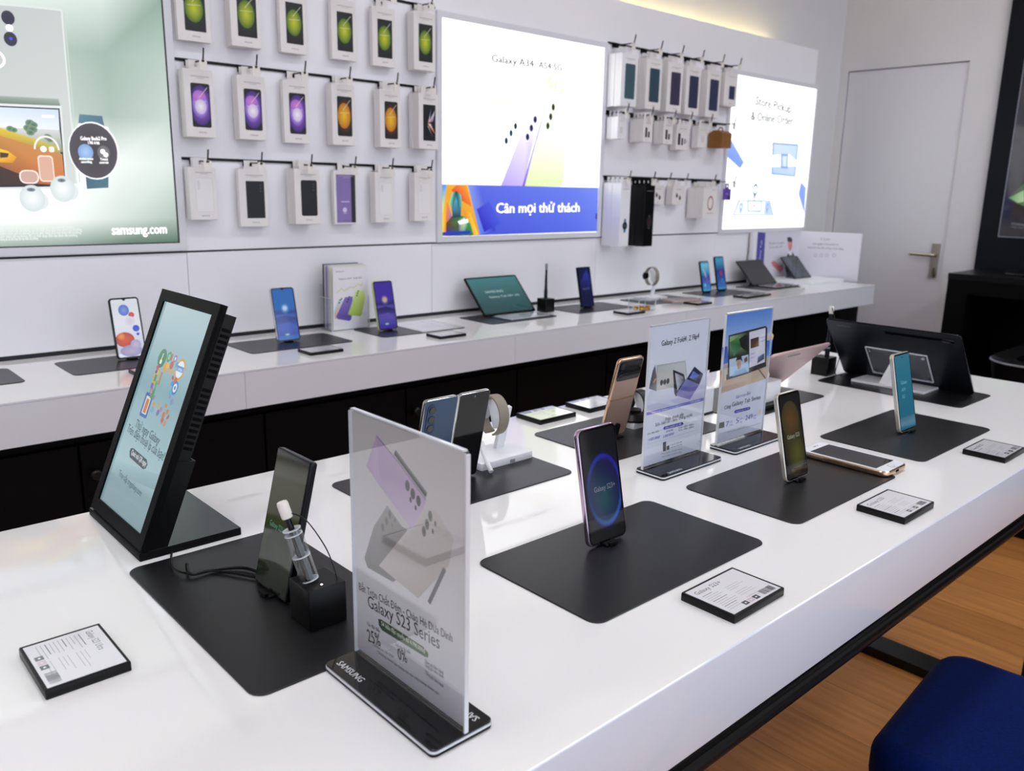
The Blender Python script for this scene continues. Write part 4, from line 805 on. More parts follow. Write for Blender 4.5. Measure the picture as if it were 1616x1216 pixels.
def d_sign1(A, w, h):
    P = A.px; A.vgrad(0, 0, w, h, [(0, '#e2e5f2'), (0.1, '#eaedf7'), (0.5, '#f0f2f9'), (1, '#e6eaf6')])
    A.ptext('Galaxy Z Fold4', (1044,546), (1083,538), 0.0135, '#14161c', bold=0.05); A.ptext('Z Flip4', (1087,537.5), (1103,533.5), 0.0135, '#14161c', bold=0.05); A.line(P([(1085,532),(1085,541)]), 0.0005, '#40424a')
    # backdrop, white fold phone, black-edged phone, violet flip phone
    A.poly(P([(1024,617),(1058,605),(1120,583),(1112,628),(1018,650)]), ['#d3d6e4','#e6e8f2','#eceef8','#d5d2ea','#cfd2e4'])
    A.poly(P([(1034,575),(1030,585),(1024,613),(1036,617),(1037,600)]), ['#7f8290','#555862','#3f424c','#8a8c96','#6f727c'])
    A.poly(P([(1036,576),(1082,568.5),(1085,600),(1078,608),(1036,616)]), ['#b9bab6','#c3c5c2','#d5d5d0','#c9c9c2','#d2d0c4'])
    A.poly(P([(1038,578),(1081,571),(1083,600),(1076,606),(1038,614)]), ['#c9cbca','#d8dad8','#d9d8d2','#cfcdc4','#d6d4c8'])
    for u, v in ((1044,603.5),(1049,602.5),(1054,601)): c = P((u, v)); A.circ(c[0], c[1], 0.0042, '#34363e', '#5a5c62', ry=0.005)
    A.line(P([(1031,604),(1035,597)]), 0.003, '#d8b070')
    A.poly(P([(1062,583),(1079,590),(1082,601),(1067,626),(1064,620)]), ['#1c1e28','#3a3c48','#5a5c68','#202230','#303240']); A.poly(P([(1065,588),(1078,594),(1079,600),(1069,616)]), ['#d8dae2','#9a9ca8','#5a5c66','#c8cad4'])
    A.poly(P([(1096,578),(1110,590),(1104,606),(1089,630),(1070,625),(1067,622),(1080,602)]), ['#4c5aa0','#50609c','#8f88c8','#9a90d2','#8a80cc','#8078c0','#7c84c0'])
    A.poly(P([(1096,579),(1109,590),(1103,606),(1084,598)]), ['#20243a','#2c3050','#1a1c2c','#141624']); c = P((1095, 592)); A.poly(P([(1094,585),(1103,591),(1099,600),(1088,596)]), ['#7a9af0','#4a6ae0','#2c3a78','#6a8cf0'])
    A.poly(P([(1018,651),(1111,627),(1110,632),(1018,656)]), ['#8f8fd8','#8484d4','#8484d4','#8f8fd8']); A.ptext('Samsung Galaxy Z Series', (1028,652), (1070,642), 0.0042, '#e9eaf8'); A.ptext('Trải nghiệm', (1089,636), (1105,632), 0.0042, '#e9eaf8')
    A.ptext('Điện thoại gập', (1050,664), (1079,655), 0.0085, '#26262e', bold=0.012); A.ptext('Siêu bền bỉ - Siêu kháng nước', (1034,673), (1093,656), 0.0085, '#26262e', bold=0.012)
    A.poly(P([(1048,673),(1077,665.5),(1079,669),(1076,671),(1048,678),(1046.5,675.5)]), '#4848b8'); A.ptext('Độc quyền ưu đãi', (1050,676), (1075,669.5), 0.0042, '#e4e4fa')
    for p in (((1022,686),(1040,681)),((1051,682),(1062,679)),((1071,676),(1095,670)),((1071,680),(1095,674))): A.ptext('Ưu đãi đến', p[0], p[1], 0.0045, '#50525c')
    A.ptext('4.003.000đ', (1023,696), (1041,691), 0.0072, '#6a74b8'); A.ptext('3.000.000đ', (1046,691), (1063,685.5), 0.0072, '#6a74b8')
    A.line(P([(1022,684),(1098,664),(1099,678),(1022,701),(1022,684)]), 0.0004, '#aab0d4')
    A.poly(P([(1046,698),(1051,696),(1051,711),(1046,712)]), '#4a4c54'); A.poly(P([(1052,704),(1056,702),(1056,709),(1052,710)]), '#2e3038')
    for p in (((1059,703),(1076,697)),((1059,707),(1076,701)),((1044,717),(1076,708)),((1044,722),(1076,713))): A.ptext('Phụ kiện chính hãng', p[0], p[1], 0.0034, '#7f818a')
sign_stand('clear sign stand with foldable phones on its pale sheet, in front of the pink tablet', T(1.154, 0.820, TZ), 0.166, 0.253, 0.170, 0.060, 0.0165, d_sign1)
def d_sign2(A, w, h):
    P = A.px
    A.vgrad(0, 0, w, h, [(0, '#e0e3f2'), (0.47, '#ebedf7'), (0.475, '#e6e8f2'), (0.5, '#cdb49c'), (0.56, '#d8bfa6'), (0.60, '#c8b8b8'), (0.66, '#ccd2ec'), (0.78, '#b9c9ee'), (0.88, '#8fb4ee'), (1, '#5f95e6')])
    A.poly(P([(1140,548),(1148,546),(1150,572),(1140,575)]), ['#3454b8','#3c64c4','#5a86d8','#5a8cdc']); A.poly(P([(1136,585),(1146,582),(1147,610),(1136,612)]), ['#c08838','#d8d8c8','#e8e0d0','#d0a060'])
    A.poly(P([(1211,530),(1216,521),(1221,529),(1219,537),(1210,538)]), ['#e8d8c8','#f0e0d0','#e8c8a8','#d8b088','#e0d0c0']); A.poly(P([(1209,537),(1219,536),(1217,560),(1209,562)]), ['#4a78d0','#5c90e0','#4a88dc','#6aa0e4'])
    A.poly(P([(1153,590),(1205,572),(1209,574),(1209,578),(1154,599),(1146,600),(1146,591)]), ['#4a4640','#3c3a38','#5a5550','#6a625a','#2a2826','#4a4640','#5a544e'])
    A.poly(P([(1139,608),(1145,600),(1210,580),(1215,590),(1213,596),(1137,621)]), ['#d8bfa8','#c8ae96','#dcc4ac','#e0c8b0','#e2ccb6','#dcc4b0'])
    A.poly(P([(1150,529),(1208,514),(1211,517),(1209,578),(1152,598),(1148,596)]), '#22242a')
    A.poly(P([(1151.5,531),(1181,523.5),(1181,558),(1151,566)]), ['#a8c890','#26301c','#16200e','#1c3c1c']); A.poly(P([(1151.5,540),(1165,532),(1172,545),(1158,562)]), ['#3c8048','#58a050','#285828','#5c9878']); A.poly(P([(1166,535),(1176,528),(1181,530),(1181,556),(1170,548)]), ['#1c2814','#0c140a','#12180c','#182010','#0c120a'])
    A.poly(P([(1151,567),(1181,559),(1182,586),(1151,594)]), ['#d6e8f6','#c2dcf0','#a8cdea','#c0dcf2'])
    A.poly(P([(1162,572),(1166,564),(1170,571),(1169,580),(1165,584)]), ['#e0b898','#d8a888','#e4c0a0','#d8ac90','#c89878']); A.poly(P([(1161,570),(1163,563),(1170,562),(1172,570),(1168,567),(1164,568)]), '#2a221e')
    A.poly(P([(1156,594),(1160,584),(1166,582),(1176,580),(1179,587)]), ['#8ab8e0','#a8d0ee','#f0f4f8','#94c0e6','#7ab0de']); A.poly(P([(1174,566),(1179,562),(1180,569),(1175,572)]), '#8a5c44')
    A.poly(P([(1182.5,524),(1208,517),(1207,571),(1182.5,580)]), ['#e8e4f0','#ece9f4','#e8e6f2','#e2e0ee'])
    A.poly(P([(1184.5,535),(1197.5,531),(1197.5,546),(1184.5,550)]), ['#3c2c22','#2a2030','#8a5c28','#6a4a24']); A.poly(P([(1196,563),(1206,557),(1206,566),(1195,573)]), ['#7a94c0','#4a6aa8','#3a2c28','#584438'])
    for p in ((1199,534),(1199,540),(1184,560),(1184,566)): A.ptext('meeting note', p, (p[0]+8, p[1]-3), 0.004, '#a088d0')
    A.line(P([(1193.5,577),(1208,597)]), 0.0024, '#4a4c54')
    A.ptext('Giải trí cực đỉnh', (1161,629), (1184,622), 0.0088, '#3a3fa8', bold=0.01); A.ptext('Cùng', (1143,646), (1153,643), 0.0105, '#26262e'); A.ptext('Galaxy Tab Series', (1155,641.5), (1200,629), 0.0125, '#16161c', bold=0.015)
    A.poly(P([(1160,647),(1183,641.5),(1184,643.5),(1183,646),(1160,652),(1158.5,650)]), '#2c2ca4'); A.ptext('Thanh toán ưu đãi', (1161,650.5), (1182,645), 0.0042, '#dedef8')
    A.ptext('7', (1145,673), (1150,671.5), 0.0145, '#4444b0', bold=0.01); A.ptext('5', (1161,668), (1166,666), 0.0145, '#4444b0', bold=0.01); A.ptext('249', (1176,663), (1187,660), 0.0145, '#4444b0', bold=0.01)
    for a, b in (((1151,667),(1156,665.5)),((1151,672),(1156,670.5)),((1167,662),(1171,661)),((1167,667),(1171,666)),((1188,657),(1193,655.5)),((1188,661),(1193,660))): A.ptext('triệu', a, b, 0.005, '#8a8ac8')
    A.poly(P([(1135,667),(1143,665),(1143,674),(1134,676)]), '#4c4e56'); c = P((1199, 649)); A.circ(c[0], c[1], 0.0042, '#d8b48c', '#e8d8c8', ry=0.006)
    A.ptext('Chương trình có điều kiện, xem chi tiết tại cửa hàng', (1147,683), (1200,668), 0.0032, '#8a8c96')
sign_stand('clear sign stand with a seaside tablet picture, nearer the amber-screen phone', T(1.367, 0.821, TZ), 0.158, 0.2545, 0.168, 0.058, 0.0165, d_sign2)
# ------------------------------------------------------------------ tilted kiosk display
KX = T(0.3155, 1.124, TZ+0.014) @ RZ(-90) @ RX(-22.2)
t = thing('kiosk_display', 'black desktop screen tilted back, teal page with round icons, left of the table', 'display', T(0.3155, 1.124, TZ))
KL = t.matrix_world.inverted() @ KX
kw, kh, kt = 0.199, 0.326, 0.010
m = MB(); m.slab(0.205, 0.134, 0.0105, 0.002, 'blackm', T(0.0655, 0.003, 0) @ RZ(90), bev=0.0012, topmat='greyplate'); base = m.build('base_plate', t)
m = MB(); bz = 0.0165
m.box(-kw/2, kw/2, 0.003, kt, 0, kh, 'blackm', KL)
for a, b, c, d in ((-kw/2, kw/2, 0, bz), (-kw/2, kw/2, kh-bz, kh), (-kw/2, -kw/2+bz, bz, kh-bz), (kw/2-bz, kw/2, bz, kh-bz)): m.box(a, b, 0, 0.0035, c, d, 'blackm', KL)
bez = m.build('bezel', t)
m = MB(); sw, sh = kw-2*bz, kh-2*bz
A = Art(m, KL @ T(0, 0.0028, bz) @ UP @ T(-sw/2, 0, 0), M['kiosk'], KX @ T(0, 0.0028, bz) @ UP @ T(-sw/2, 0, 0), 0.00006)
def d_kiosk(A, w, h):
    P = A.px
    A.vgrad(0, 0, w, h, [(0, '#8aa6ad'), (0.15, '#8fb0b6'), (0.22, '#a9cdd2'), (0.35, '#9fc3ca'), (0.6, '#90b6c0'), (0.8, '#94b9c2'), (1, '#a8c4cc')])
    A.poly([(0, h*.14), (w, h*.20), (w, h*.27), (0, h*.2)], ['#94b6bc','#86aab2','#98bcc4','#a8cdd4'])
    K = lambda u, v: P((u, v))
    c = K(256,565); A.circ(c[0], c[1], 0.0135, '#1f7a48'); A.line([(c[0], c[1]+.007), (c[0]-.002, c[1]-.006)], 0.002, '#f4fbf6'); A.circ(c[0]-.001, c[1]-.005, 0.0034, '#f4fbf6')
    c = K(284,583); A.circ(c[0], c[1], 0.0150, '#d59a2a'); A.circ(c[0], c[1], 0.0115, '#e8f4fc'); A.rect(c[0]-.011, c[1]-.003, c[0]+.011, c[1]+.0045, '#3f8fd8'); A.line([(c[0], c[1]-.013), (c[0]-.001, c[1]-.021)], 0.003, '#d59a2a'); A.text('OPEN', c[0], c[1]-.002, 0.005, '#ffffff', al='c', w=.015)
    c = K(276,612); A.circ(c[0], c[1], 0.0095, '#3a86c8'); A.circ(c[0], c[1], 0.0060, '#eaf4fc'); A.circ(c[0], c[1], 0.0028, '#3a86c8')
    c = K(231,639); A.rrect(c[0], c[1], 0.026, 0.034, 0.003, '#2c6ab4'); A.rrect(c[0], c[1], 0.016, 0.025, 0.001, '#e8e4d8'); A.rrect(c[0], c[1]-0.001, 0.010, 0.020, 0.001, '#d87a2a')
    c = K(267,563); A.ring(c[0], c[1], 0.004, 0.0075, '#3c9a4c'); A.rrect(c[0]+0.009, c[1]+0.001, 0.004, 0.010, 0.001, '#c83c3c')
    c = K(277,566); A.circ(c[0], c[1], 0.005, '#8a6ab8'); A.circ(c[0], c[1], 0.0025, '#e8e0f4')
    c = K(262,580); A.circ(c[0]-.003, c[1], 0.006, '#e0a030'); A.circ(c[0]+.004, c[1]+.003, 0.005, '#e8b840')
    c = K(271,576); A.circ(c[0], c[1], 0.0058, '#b8543c')
    for k in range(3): c = K(263+k*4.2,584+k*1.6); A.ring(c[0], c[1], 0.0018, 0.0036, '#d8a838')
    c = K(246,594); A.rrect(c[0], c[1], 0.016, 0.020, 0.003, '#d8b43c'); A.rrect(c[0], c[1]-.002, 0.008, 0.010, 0.001, '#3c9a8c'); c = K(253,597); A.rrect(c[0], c[1], 0.005, 0.018, 0.001, '#c87850')
    c = K(240,608); A.circ(c[0], c[1], 0.0042, '#8a5ab0'); c = K(239,617); A.ring(c[0], c[1], 0.003, 0.0055, '#c85c8c')
    c = K(243,616); A.poly([(c[0]-.006, c[1]-.012), (c[0]+.005, c[1]-.010), (c[0]+.002, c[1]+.012)], '#3aa84c'); A.circ(c[0], c[1]+.01, 0.004, '#48b85c')
    for k, (u, v, cl) in enumerate(((240,646,'#6ab0d8'),(243,638,'#e0a030'),(250,640,'#d8b048'),(249,651,'#7a6ab8'),(254,646,'#c87aa0'),(262,640,'#e88a3c'),(258,655,'#c8743c'),(264,650,'#d87a34'),(265,658,'#b85c34'),(256,663,'#c8643c'),(260,668,'#d88a4a'),(268,626,'#b87ab0'),(271,634,'#8a9ad0'),(266,632,'#7ac0e0'),(273,596,'#b8443c'),(277,600,'#c85c3c'),(272,605,'#4a9ad0'),(247,586,'#3a5aa8'),(249,580,'#c83c6c'),(279,575,'#48a0d8'),(243,627,'#9a7ac0'),(269,620,'#6ab0e0'))):
        c = K(u, v); A.rrect(c[0], c[1], 0.0085-0.002*(k % 3), 0.0075, 0.0025, cl, ang=k*17)
    # blank pale code field with only a light card (the code itself is left out)
    q = P([(257,588),(270,593),(265,628),(248,626)])
    A.ptext('Thử ngay Galaxy', (213,673), (250,702), 0.0165, '#20343a', bold=0.008); A.ptext('Trên điện thoại Ip của bạn!', (200,680), (257,727), 0.0165, '#20343a', bold=0.008)
    A.poly(P([(205,712),(207,707),(211,707),(232,725),(233,733),(230,739),(226,740),(205,721)]), '#2c3a40'); A.ptext('Quét mã QR ngay', (207,716), (230,736), 0.0105, '#e8f0f2')
    A.ptext('Truy cập trygalaxy.com', (187,749), (222,783), 0.0115, '#2c4248', bold=0.006)
d_kiosk(A, sw, sh); m.build('screen', t)
m = MB(); hx = 0.5
m.box(-kw/2+0.004, kw/2-0.004, kt, kt+0.0172, 0.010, kh-0.010, 'black', KL)
# cooling slots down both sides of the rear housing
for s in (-1, 1):
    z = 0.135
    k = 0
    while z < kh-0.028:
        x0 = s*(kw/2-0.004); m.box(min(x0, x0+s*0.0004), max(x0, x0+s*0.0004), kt+0.003, kt+0.0150, z, z+0.0042, 'darkgap', KL)
        k += 1; z += 0.0078 if k % 11 else 0.018
hs = m.build('rear_housing', t)
m = MB()
# folded sheet metal bracket: two cheeks and a back plate rising from the base
for s in (-1, 1):
    P_ = [KL @ Vector((s*(kw/2-0.004), yy, zz)) for yy, zz in ((kt-0.001, 0.004), (kt-0.001, 0.118), (kt+0.0235, 0.124))]
    a, b, c = P_; d = KL @ Vector((s*(kw/2-0.004), kt+0.0235, 0.010)); d = Vector((d.x-0.004, d.y, 0.0105)); a = Vector((a.x, a.y, 0.0105))
    q = [(a.x, a.z), (d.x+0.004, d.z), (c.x, c.z), (b.x, b.z)]
    y0 = a.y-0.0015; m.add([(x, y, z) for y in (y0, y0+0.003) for x, z in q], [(0,1,2,3), (7,6,5,4), (0,4,5,1), (1,5,6,2), (2,6,7,3), (3,7,4,0)], 'black')
m.box(-kw/2+0.004, kw/2-0.004, kt+0.0215, kt+0.0245, 0.024, 0.124, 'black', KL); m.build('bracket', t)
# power cable from the kiosk over the mat to the pen stand
o = MB(); pts = []
def bez_pts(P, n=10):
    out = []; P = [Vector(p) for p in P]
    P = [P[0]]+P+[P[-1]]
    for i in range(1, len(P)-2):
        for k in range(n):
            t_ = k/n; a, b, c, d = P[i-1:i+3]
            out.append(0.5*((2*b)+(c-a)*t_+(2*a-5*b+4*c-d)*t_*t_+(3*b-a-3*c+d)*t_**3))
    return out+[P[-2]]
o.tube(bez_pts([(0.350, 0.965, .008), (0.345, 0.940, .006), (0.375, 0.935, .005), (0.402, 0.915, .0055), (0.412, 0.880, .0055), (0.419, 0.835, .006), (0.417, 0.800, .006)]), 0.0022, 'black', n=8)
o.tube(bez_pts([(0.352, 1.020, .005), (0.336, 0.975, .006), (0.342, 0.945, .0062), (0.372, 0.930, .005), (0.400, 0.885, .005), (0.410, 0.86, .005)]), 0.0014, 'black', n=8)
c_ = o.build('power_cable'); c_.matrix_world = T(0, 0, TZ); props(c_, 'thin black cable looping over the mat from kiosk to pen stand', 'cable')
# ------------------------------------------------------------------ pen stands
def pen_stand(label, X, s, draw, led=True):
    o = thing('pen_stand', label, 'pen stand', X)
    m = MB(); m.slab(s, s, s*1.02, 0.003, 'black', bev=0.0012, n=4); b = m.build('block', o)
    if led: m = MB(); m.cyl(0.0011, 0.0004, 'led', T(-s*0.06, -s*0.30, s*1.02)); m.build('status_light', b)
    draw(o, s)
    return o
# pen in a clear tube leaning over the dark phone (foreground left)
S0 = at(0.4115, 0.7535, MZ, 0)
pen_stand('black cube pen stand with small white light, on the left mat', S0, 0.0455, lambda o, s: None)
P0, P1 = Vector((0.4105-0.006, 0.757, TZ+MZ+0.0466)), Vector((0.3885, 0.7745, TZ+0.1245))
ax = (P1-P0).normalized(); Lp = (P1-P0).length
Q = ax.to_track_quat('Z', 'Y').to_matrix().to_4x4()
o = thing('stylus', 'black stylus held in a clear tube above the left pen stand', 'stylus', Matrix.Translation(P0) @ Q)
m = MB(); m.lathe([(0.0045, 0), (0.0048, 0.002), (0.0048, 0.030), (0.0042, 0.036), (0.0030, Lp*0.98)], 'dkframe', n=16); m.build('barrel', o)
m = MB(); m.lathe([(0.0098, 0.0006), (0.0098, Lp*0.76), (0.0084, Lp*0.76), (0.0084, 0.0006)], 'clear', n=24); sl = m.build('clear_tube', o)
for z in (0.0006, Lp*0.36, Lp*0.68, Lp*0.755): m = MB(); m.lathe([(0.0099, z), (0.01, z+0.0008), (0.0083, z+0.0008), (0.0083, z)], 'clearedge', n=24); m.build('tube_band', sl)
m = MB(); m.lathe([(0.0058, 0), (0.0062, 0.002), (0.0062, 0.016), (0.0054, 0.0185)], 'tagclip', T(0, 0, Lp*0.93), n=16); m.build('tether_cap', o)
m = MB(); tp = P0+ax*(Lp*1.0)+Vector((0.004, -0.004, 0)); m.tube(bez_pts([tp, tp+Vector((0.012, -0.010, -0.008)), (0.421, 0.752, TZ+0.085), (0.427, 0.744, TZ+0.060), (0.4285, 0.7415, TZ+0.0485)]), 0.0007, 'black', n=6)
tt = m.build('tether', o); tt.matrix_parent_inverse = o.matrix_world.inverted()
# pen stand by the large grey tablet
pen_stand('black cube pen stand at the rear corner beside the large grey tablet', at(2.083, 1.043, 0, 0), 0.047, lambda o, s: None, led=False)
P0 = Vector((2.090, 1.040, TZ+0.0485)); P1 = Vector((2.1, 1.046, TZ+0.178)); ax = (P1-P0).normalized(); Lp = (P1-P0).length
o = thing('stylus', 'stylus with clear cap standing behind the large grey tablet', 'stylus', Matrix.Translation(P0) @ ax.to_track_quat('Z', 'Y').to_matrix().to_4x4())
m = MB(); m.lathe([(0.0062, 0), (0.0062, 0.045), (0.0042, 0.05), (0.0042, Lp*0.86), (0.0035, Lp*0.88)], 'dkframe', n=14); m.lathe([(0.0064, 0.02), (0.0064, 0.024)], 'silver2', n=14); m.build('barrel', o)
m = MB(); m.slab(0.012, 0.010, 0.020, 0.002, 'tagclip', T(0, 0, Lp*0.86), bev=0.001); m.build('tether_cap', o)
m = MB(); m.tube(bez_pts([P1, P1+Vector((-0.006, -0.008, -0.01)), (2.090, 1.020, TZ+0.12), (2.1, 1.010, TZ+0.06), (2.09, 1.012, TZ+0.006), (2.11, 1.0, TZ+0.004)]), 0.0012, 'black', n=6); q_ = m.build('tether', o); q_.matrix_parent_inverse = o.matrix_world.inverted()
# ------------------------------------------------------------------ watches on white stands
def watch_stand(label, X, watch_label, strapm='strap', case='silver', z=0.086, tail=True, R_=0.027, col='white', base=(0.118, 0.078), head=True):
    o = thing('watch_stand', label, 'watch stand', X)
    m = MB(); m.slab(base[0], base[1], 0.0125, 0.0015, col, bev=0.0006, n=3); b = m.build('base', o)
    m = MB(); m.box(-0.009, 0.009, -0.014, -0.006, 0, z+0.004, col, T(0.027, 0.026, 0.012) @ RX(14)); m.build('post', o)
    m = MB(); m.slab(0.034, 0.052, 0.004, 0.004, col, T(0.014, 0.006, z) @ RX(72), bev=0.001); m.build('cradle', o)
    if tail:
        m = MB(); m.tube(bez_pts([(-0.035, -0.010, 0.040), (-0.041, -0.020, 0.028), (-0.046, -0.035, 0.018), (-0.052, -0.049, 0.010), (-0.054, -0.058, 0.0035)]), 0.0042, col, n=10); m.build('charging_cable', o)
    m = MB()
    for k in range(4): m.box(0.006+k*0.003, 0.0072+k*0.003, -base[1]/2-0.0004, -base[1]/2+0.001, 0.001, 0.007, 'darkgap')
    m.build('port', b)
    wt = thing('smartwatch', watch_label, 'smartwatch', X @ T(0.000, 0.000, z))
    m = MB(); n = 40; vs = []; fs = []; wd = 0.0105; gap = 18
    for i in range(n+1):
        a = math.radians(-90+gap+(360-2*gap)*i/n)
        for rr_, xx in ((R_, -wd), (R_+0.0028, -wd), (R_+0.0034, 0), (R_+0.0028, wd), (R_, wd)): vs.append((xx, rr_*math.cos(a)*0.92, rr_*math.sin(a)*1.12))
    for i in range(n):
        for k in range(5): fs.append((i*5+k, i*5+(k+1) % 5, (i+1)*5+(k+1) % 5, (i+1)*5+k))
    m.add(vs, fs+[(0,1,2,3,4), tuple(n*5+i for i in (4,3,2,1,0))], strapm); m.build('strap', wt)
    m = MB(); m.cyl(0.0175, 0.0095, case, T(0, R_*0.92-0.002, 0) @ RX(-90), n=28, bev=0.0015); m.cyl(0.0155, 0.0006, 'blackg', T(0, R_*0.92+0.0075, 0) @ RX(-90), n=28); m.build('case', wt)
    return o
watch_stand('white watch stand on the mat behind the folding phone, coiled white cable', at(0.925, 1.052, MZ, 0), 'smartwatch with taupe strap hanging on the white stand', z=0.080, R_=0.029)
o = watch_stand('low white stand behind the rose gold flip phone', at(1.322, 1.052, MZ, 0), 'black smartwatch resting behind the rose gold flip phone', 'strapb', 'black', z=0.036, tail=False, R_=0.024)
m = MB(); m.lathe([(0.030, 0), (0.031, 0.004), (0.022, 0.014), (0.015, 0.016), (0.0148, 0.022)], 'black', n=28); q_ = m.build('charging_puck'); q_.matrix_world = at(1.288, 1.035, 0.0145, 0); props(q_, 'round black charging puck on the low white stand', 'charger')
# white box and clear post seen between the two signs
t = thing('charging_dock', 'white block dock with a thin clear post, seen between the two clear signs', 'dock', at(1.475, 1.020, 0, 0))
m = MB(); m.slab(0.062, 0.058, 0.005, 0.003, 'black'); m.build('base', t)
m = MB(); m.slab(0.060, 0.056, 0.052, 0.004, 'white', T(0, 0, 0.005), bev=0.0015); m.build('block', t)
m = MB(); m.box(-0.014, -0.008, -0.006, 0.0, 0.057, 0.118, 'clearedge'); m.box(-0.015, -0.007, -0.008, 0.002, 0.112, 0.120, 'tagclip'); m.build('post', t)
# ================================================================== WALL COUNTER GOODS
cm_ = [(0.118,.452),(0.556,.892),(1.015,1.347),(1.455,1.790),(1.904,2.236),(2.350,2.682),(2.800,3.132),(3.250,3.580),(3.700,4.030)]
cl_ = ['charcoal mat on the wall counter at the left edge of the picture','charcoal mat under the phone with red and blue bubbles','charcoal mat under the blue moonrise phone','charcoal mat under the violet moonrise phone','charcoal mat under the tablet with the teal screen','charcoal mat under the dark blue phone','charcoal mat under the smartwatch on the wall counter','charcoal mat under the pair of teal phones','charcoal mat under the small black tablet']
for (a, b), l in zip(cm_, cl_): desk_mat(l, a, b, 2.181, 2.370)
def moon(c0, c1, c2, c3, glow='#e8d8d8', sky='#f0a878'):
    def f(A, w, h, r):
        A.rrect(0, 0, w, h, r, c0); A.vgrad(-w/2+.0005, -h*0.42, w/2-.0005, h*0.44, [(0, c3), (0.18, c2), (0.36, c1), (0.46, c2), (0.52, c1), (0.62, c0), (1, c0)])
        A.circ(0, h*0.12, w*0.22, sky, c0, ry=w*0.24); A.circ(0, h*0.12, w*0.14, glow, sky)
        A.poly([(-w/2, -h*.06), (0, -h*.02), (w/2, -h*.10), (w/2, -h*.12), (0, -h*.09), (-w/2, -h*.1)], c1); A.poly([(-w/2, -h*.2), (w*.1, -h*.16), (w/2, -h*.24), (0, -h*.26)], c2); A.circ(-w*.05, -h*.4, w*.14, '#b8d8d8', c3, ry=h*.03)
    return f
def bubbles(A, w, h, r):
    A.rrect(0, 0, w, h, r, '#e8ecf4'); A.vgrad(-w/2+.001, -h*.44, w/2-.001, h*.44, [(0, '#c8c4dc'), (0.3, '#d8dcec'), (0.6, '#eef0f8'), (1, '#e4e8f2')]); cl = (-w/2, -h/2, w/2, h/2)
    A.circ(-w*.06, h*.31, w*.2, '#8fa4e8', '#5a78d8', ry=w*.22); A.circ(w*.2, h*.22, w*.11, '#e86a60', '#c8484c'); A.circ(w*.12, h*.11, w*.2, '#dcd4e8', '#e8e8f4', clip=cl)
    A.circ(w*.30, -h*.02, w*.13, '#3c5cd8', '#2a48c0', clip=cl); A.circ(w*.34, -h*.12, w*.06, '#2a4cc8'); A.circ(-w*.18, -h*.20, w*.36, '#e0501c', '#b83818', ry=h*.13, clip=cl); A.circ(-w*.3, -h*.14, w*.14, '#f0a028', '#e0601c', clip=cl)
    A.circ(0, -h*.40, w*.42, '#b8aed0', '#9a92bc', ry=h*.1, clip=cl); A.circ(w*.2, -h*.30, w*.2, '#c4bcd8', '#a8a0c8', clip=cl)
N0 = dict(w=.0765, h=.162, t=.0085, r=.009)
def cphone(label, x, rzz, frame, scr, y=2.297, w=.0765, h=.162, tilt=12.5, lit='screen', notch=False, r=.009):
    device('smartphone', label, 'phone', at(x, y, MZ+0.003, rzz, tilt), w, h, .0085, r, frame, scr, lit=lit, punch=not notch, notch=notch, cams=TRI)
    stand('black stand behind the '+label.split(',')[0], at(x, y, MZ, rzz), lean=tilt)
cphone('phone with red and blue bubble wallpaper, leftmost on the wall counter', 0.732, 0, 'dkframe', bubbles, notch=True)
cphone('phone with blue moonrise wallpaper, left of the brochure holder', 1.183, 0, 'silver', moon('#2a6ab8', '#28408c', '#3c5cb8', '#3848a8', '#d8e4f8', '#7aa8e0'), notch=True, y=2.283)
cphone('lime-edged phone with violet moonrise wallpaper, right of the brochure holder', 1.538, 0, 'greenframe', moon('#4634a0', '#2e2c68', '#5c50a8', '#4444a0', '#d8c088', '#a890a8'), y=2.278)
cphone('dark blue phone, alone between tablet and smartwatch on the wall counter', 2.500, 0, 'dkframe', lambda A, w, h, r: (A.rrect(0, 0, w, h, r, '#141a4c'), A.circ(w*.1, h*.18, w*.4, '#2c3cb0', '#141a54', ry=h*.26), A.poly([(-w*.5, h*.1), (w*.2, h*.44), (w*.5, h*.1), (0, -h*.3)], ['#1a2468','#3448c0','#2a2c80','#10143c']), A.text('Galaxy Z Fold', 0, -h*.06, .008, '#8a90c0', al='c', w=w*.6)), y=2.272, r=.003, lit='dimscreen')
teal = lambda A, w, h, r: (A.rrect(0, 0, w, h, r, '#4a9ac0'), A.vgrad(-w/2+.0005, -h*.44, w/2-.0005, h*.44, [(0, '#3a86c8'), (0.25, '#4a5cb8'), (0.5, '#3a4a98'), (0.7, '#4c9cc0'), (1, '#7cc4dc')]), A.poly([(-w*.3, h*.3), (w*.1, h*.1), (w*.3, -h*.3), (0, -h*.1)], ['#b8d8f0','#5878c8','#4a3c90','#8ab0e0']), A.circ(w*.1, -h*.08, w*.16, '#a04a90', '#4a4aa0'), A.circ(-w*.2, -h*.3, w*.2, '#78c8e8', '#3a78b8'))
teal2 = lambda A, w, h, r: (A.rrect(0, 0, w, h, r, '#3f8cb8'), A.vgrad(-w/2+.0005, -h*.44, w/2-.0005, h*.44, [(0, '#2c70b8'), (0.3, '#2c4c98'), (0.6, '#2c3c80'), (0.8, '#3a7aa8'), (1, '#4a9cc0')]), A.circ(w*.05, 0, w*.22, '#b02c6c', '#2c3c88', ry=h*.12), A.circ(w*.1, -h*.22, w*.18, '#2a9a9a', '#2c4c98'), A.circ(w*.2, -h*.3, w*.12, '#a84a98', '#2c5ca0'))
cphone('shorter of the two teal phones, the left one, wall counter', 3.365, 0, 'dkframe', teal, y=2.300, h=.147, w=.071)
cphone('taller of the two teal phones, the right one, wall counter', 3.494, 0, 'dkframe', teal2, y=2.303, h=.164)
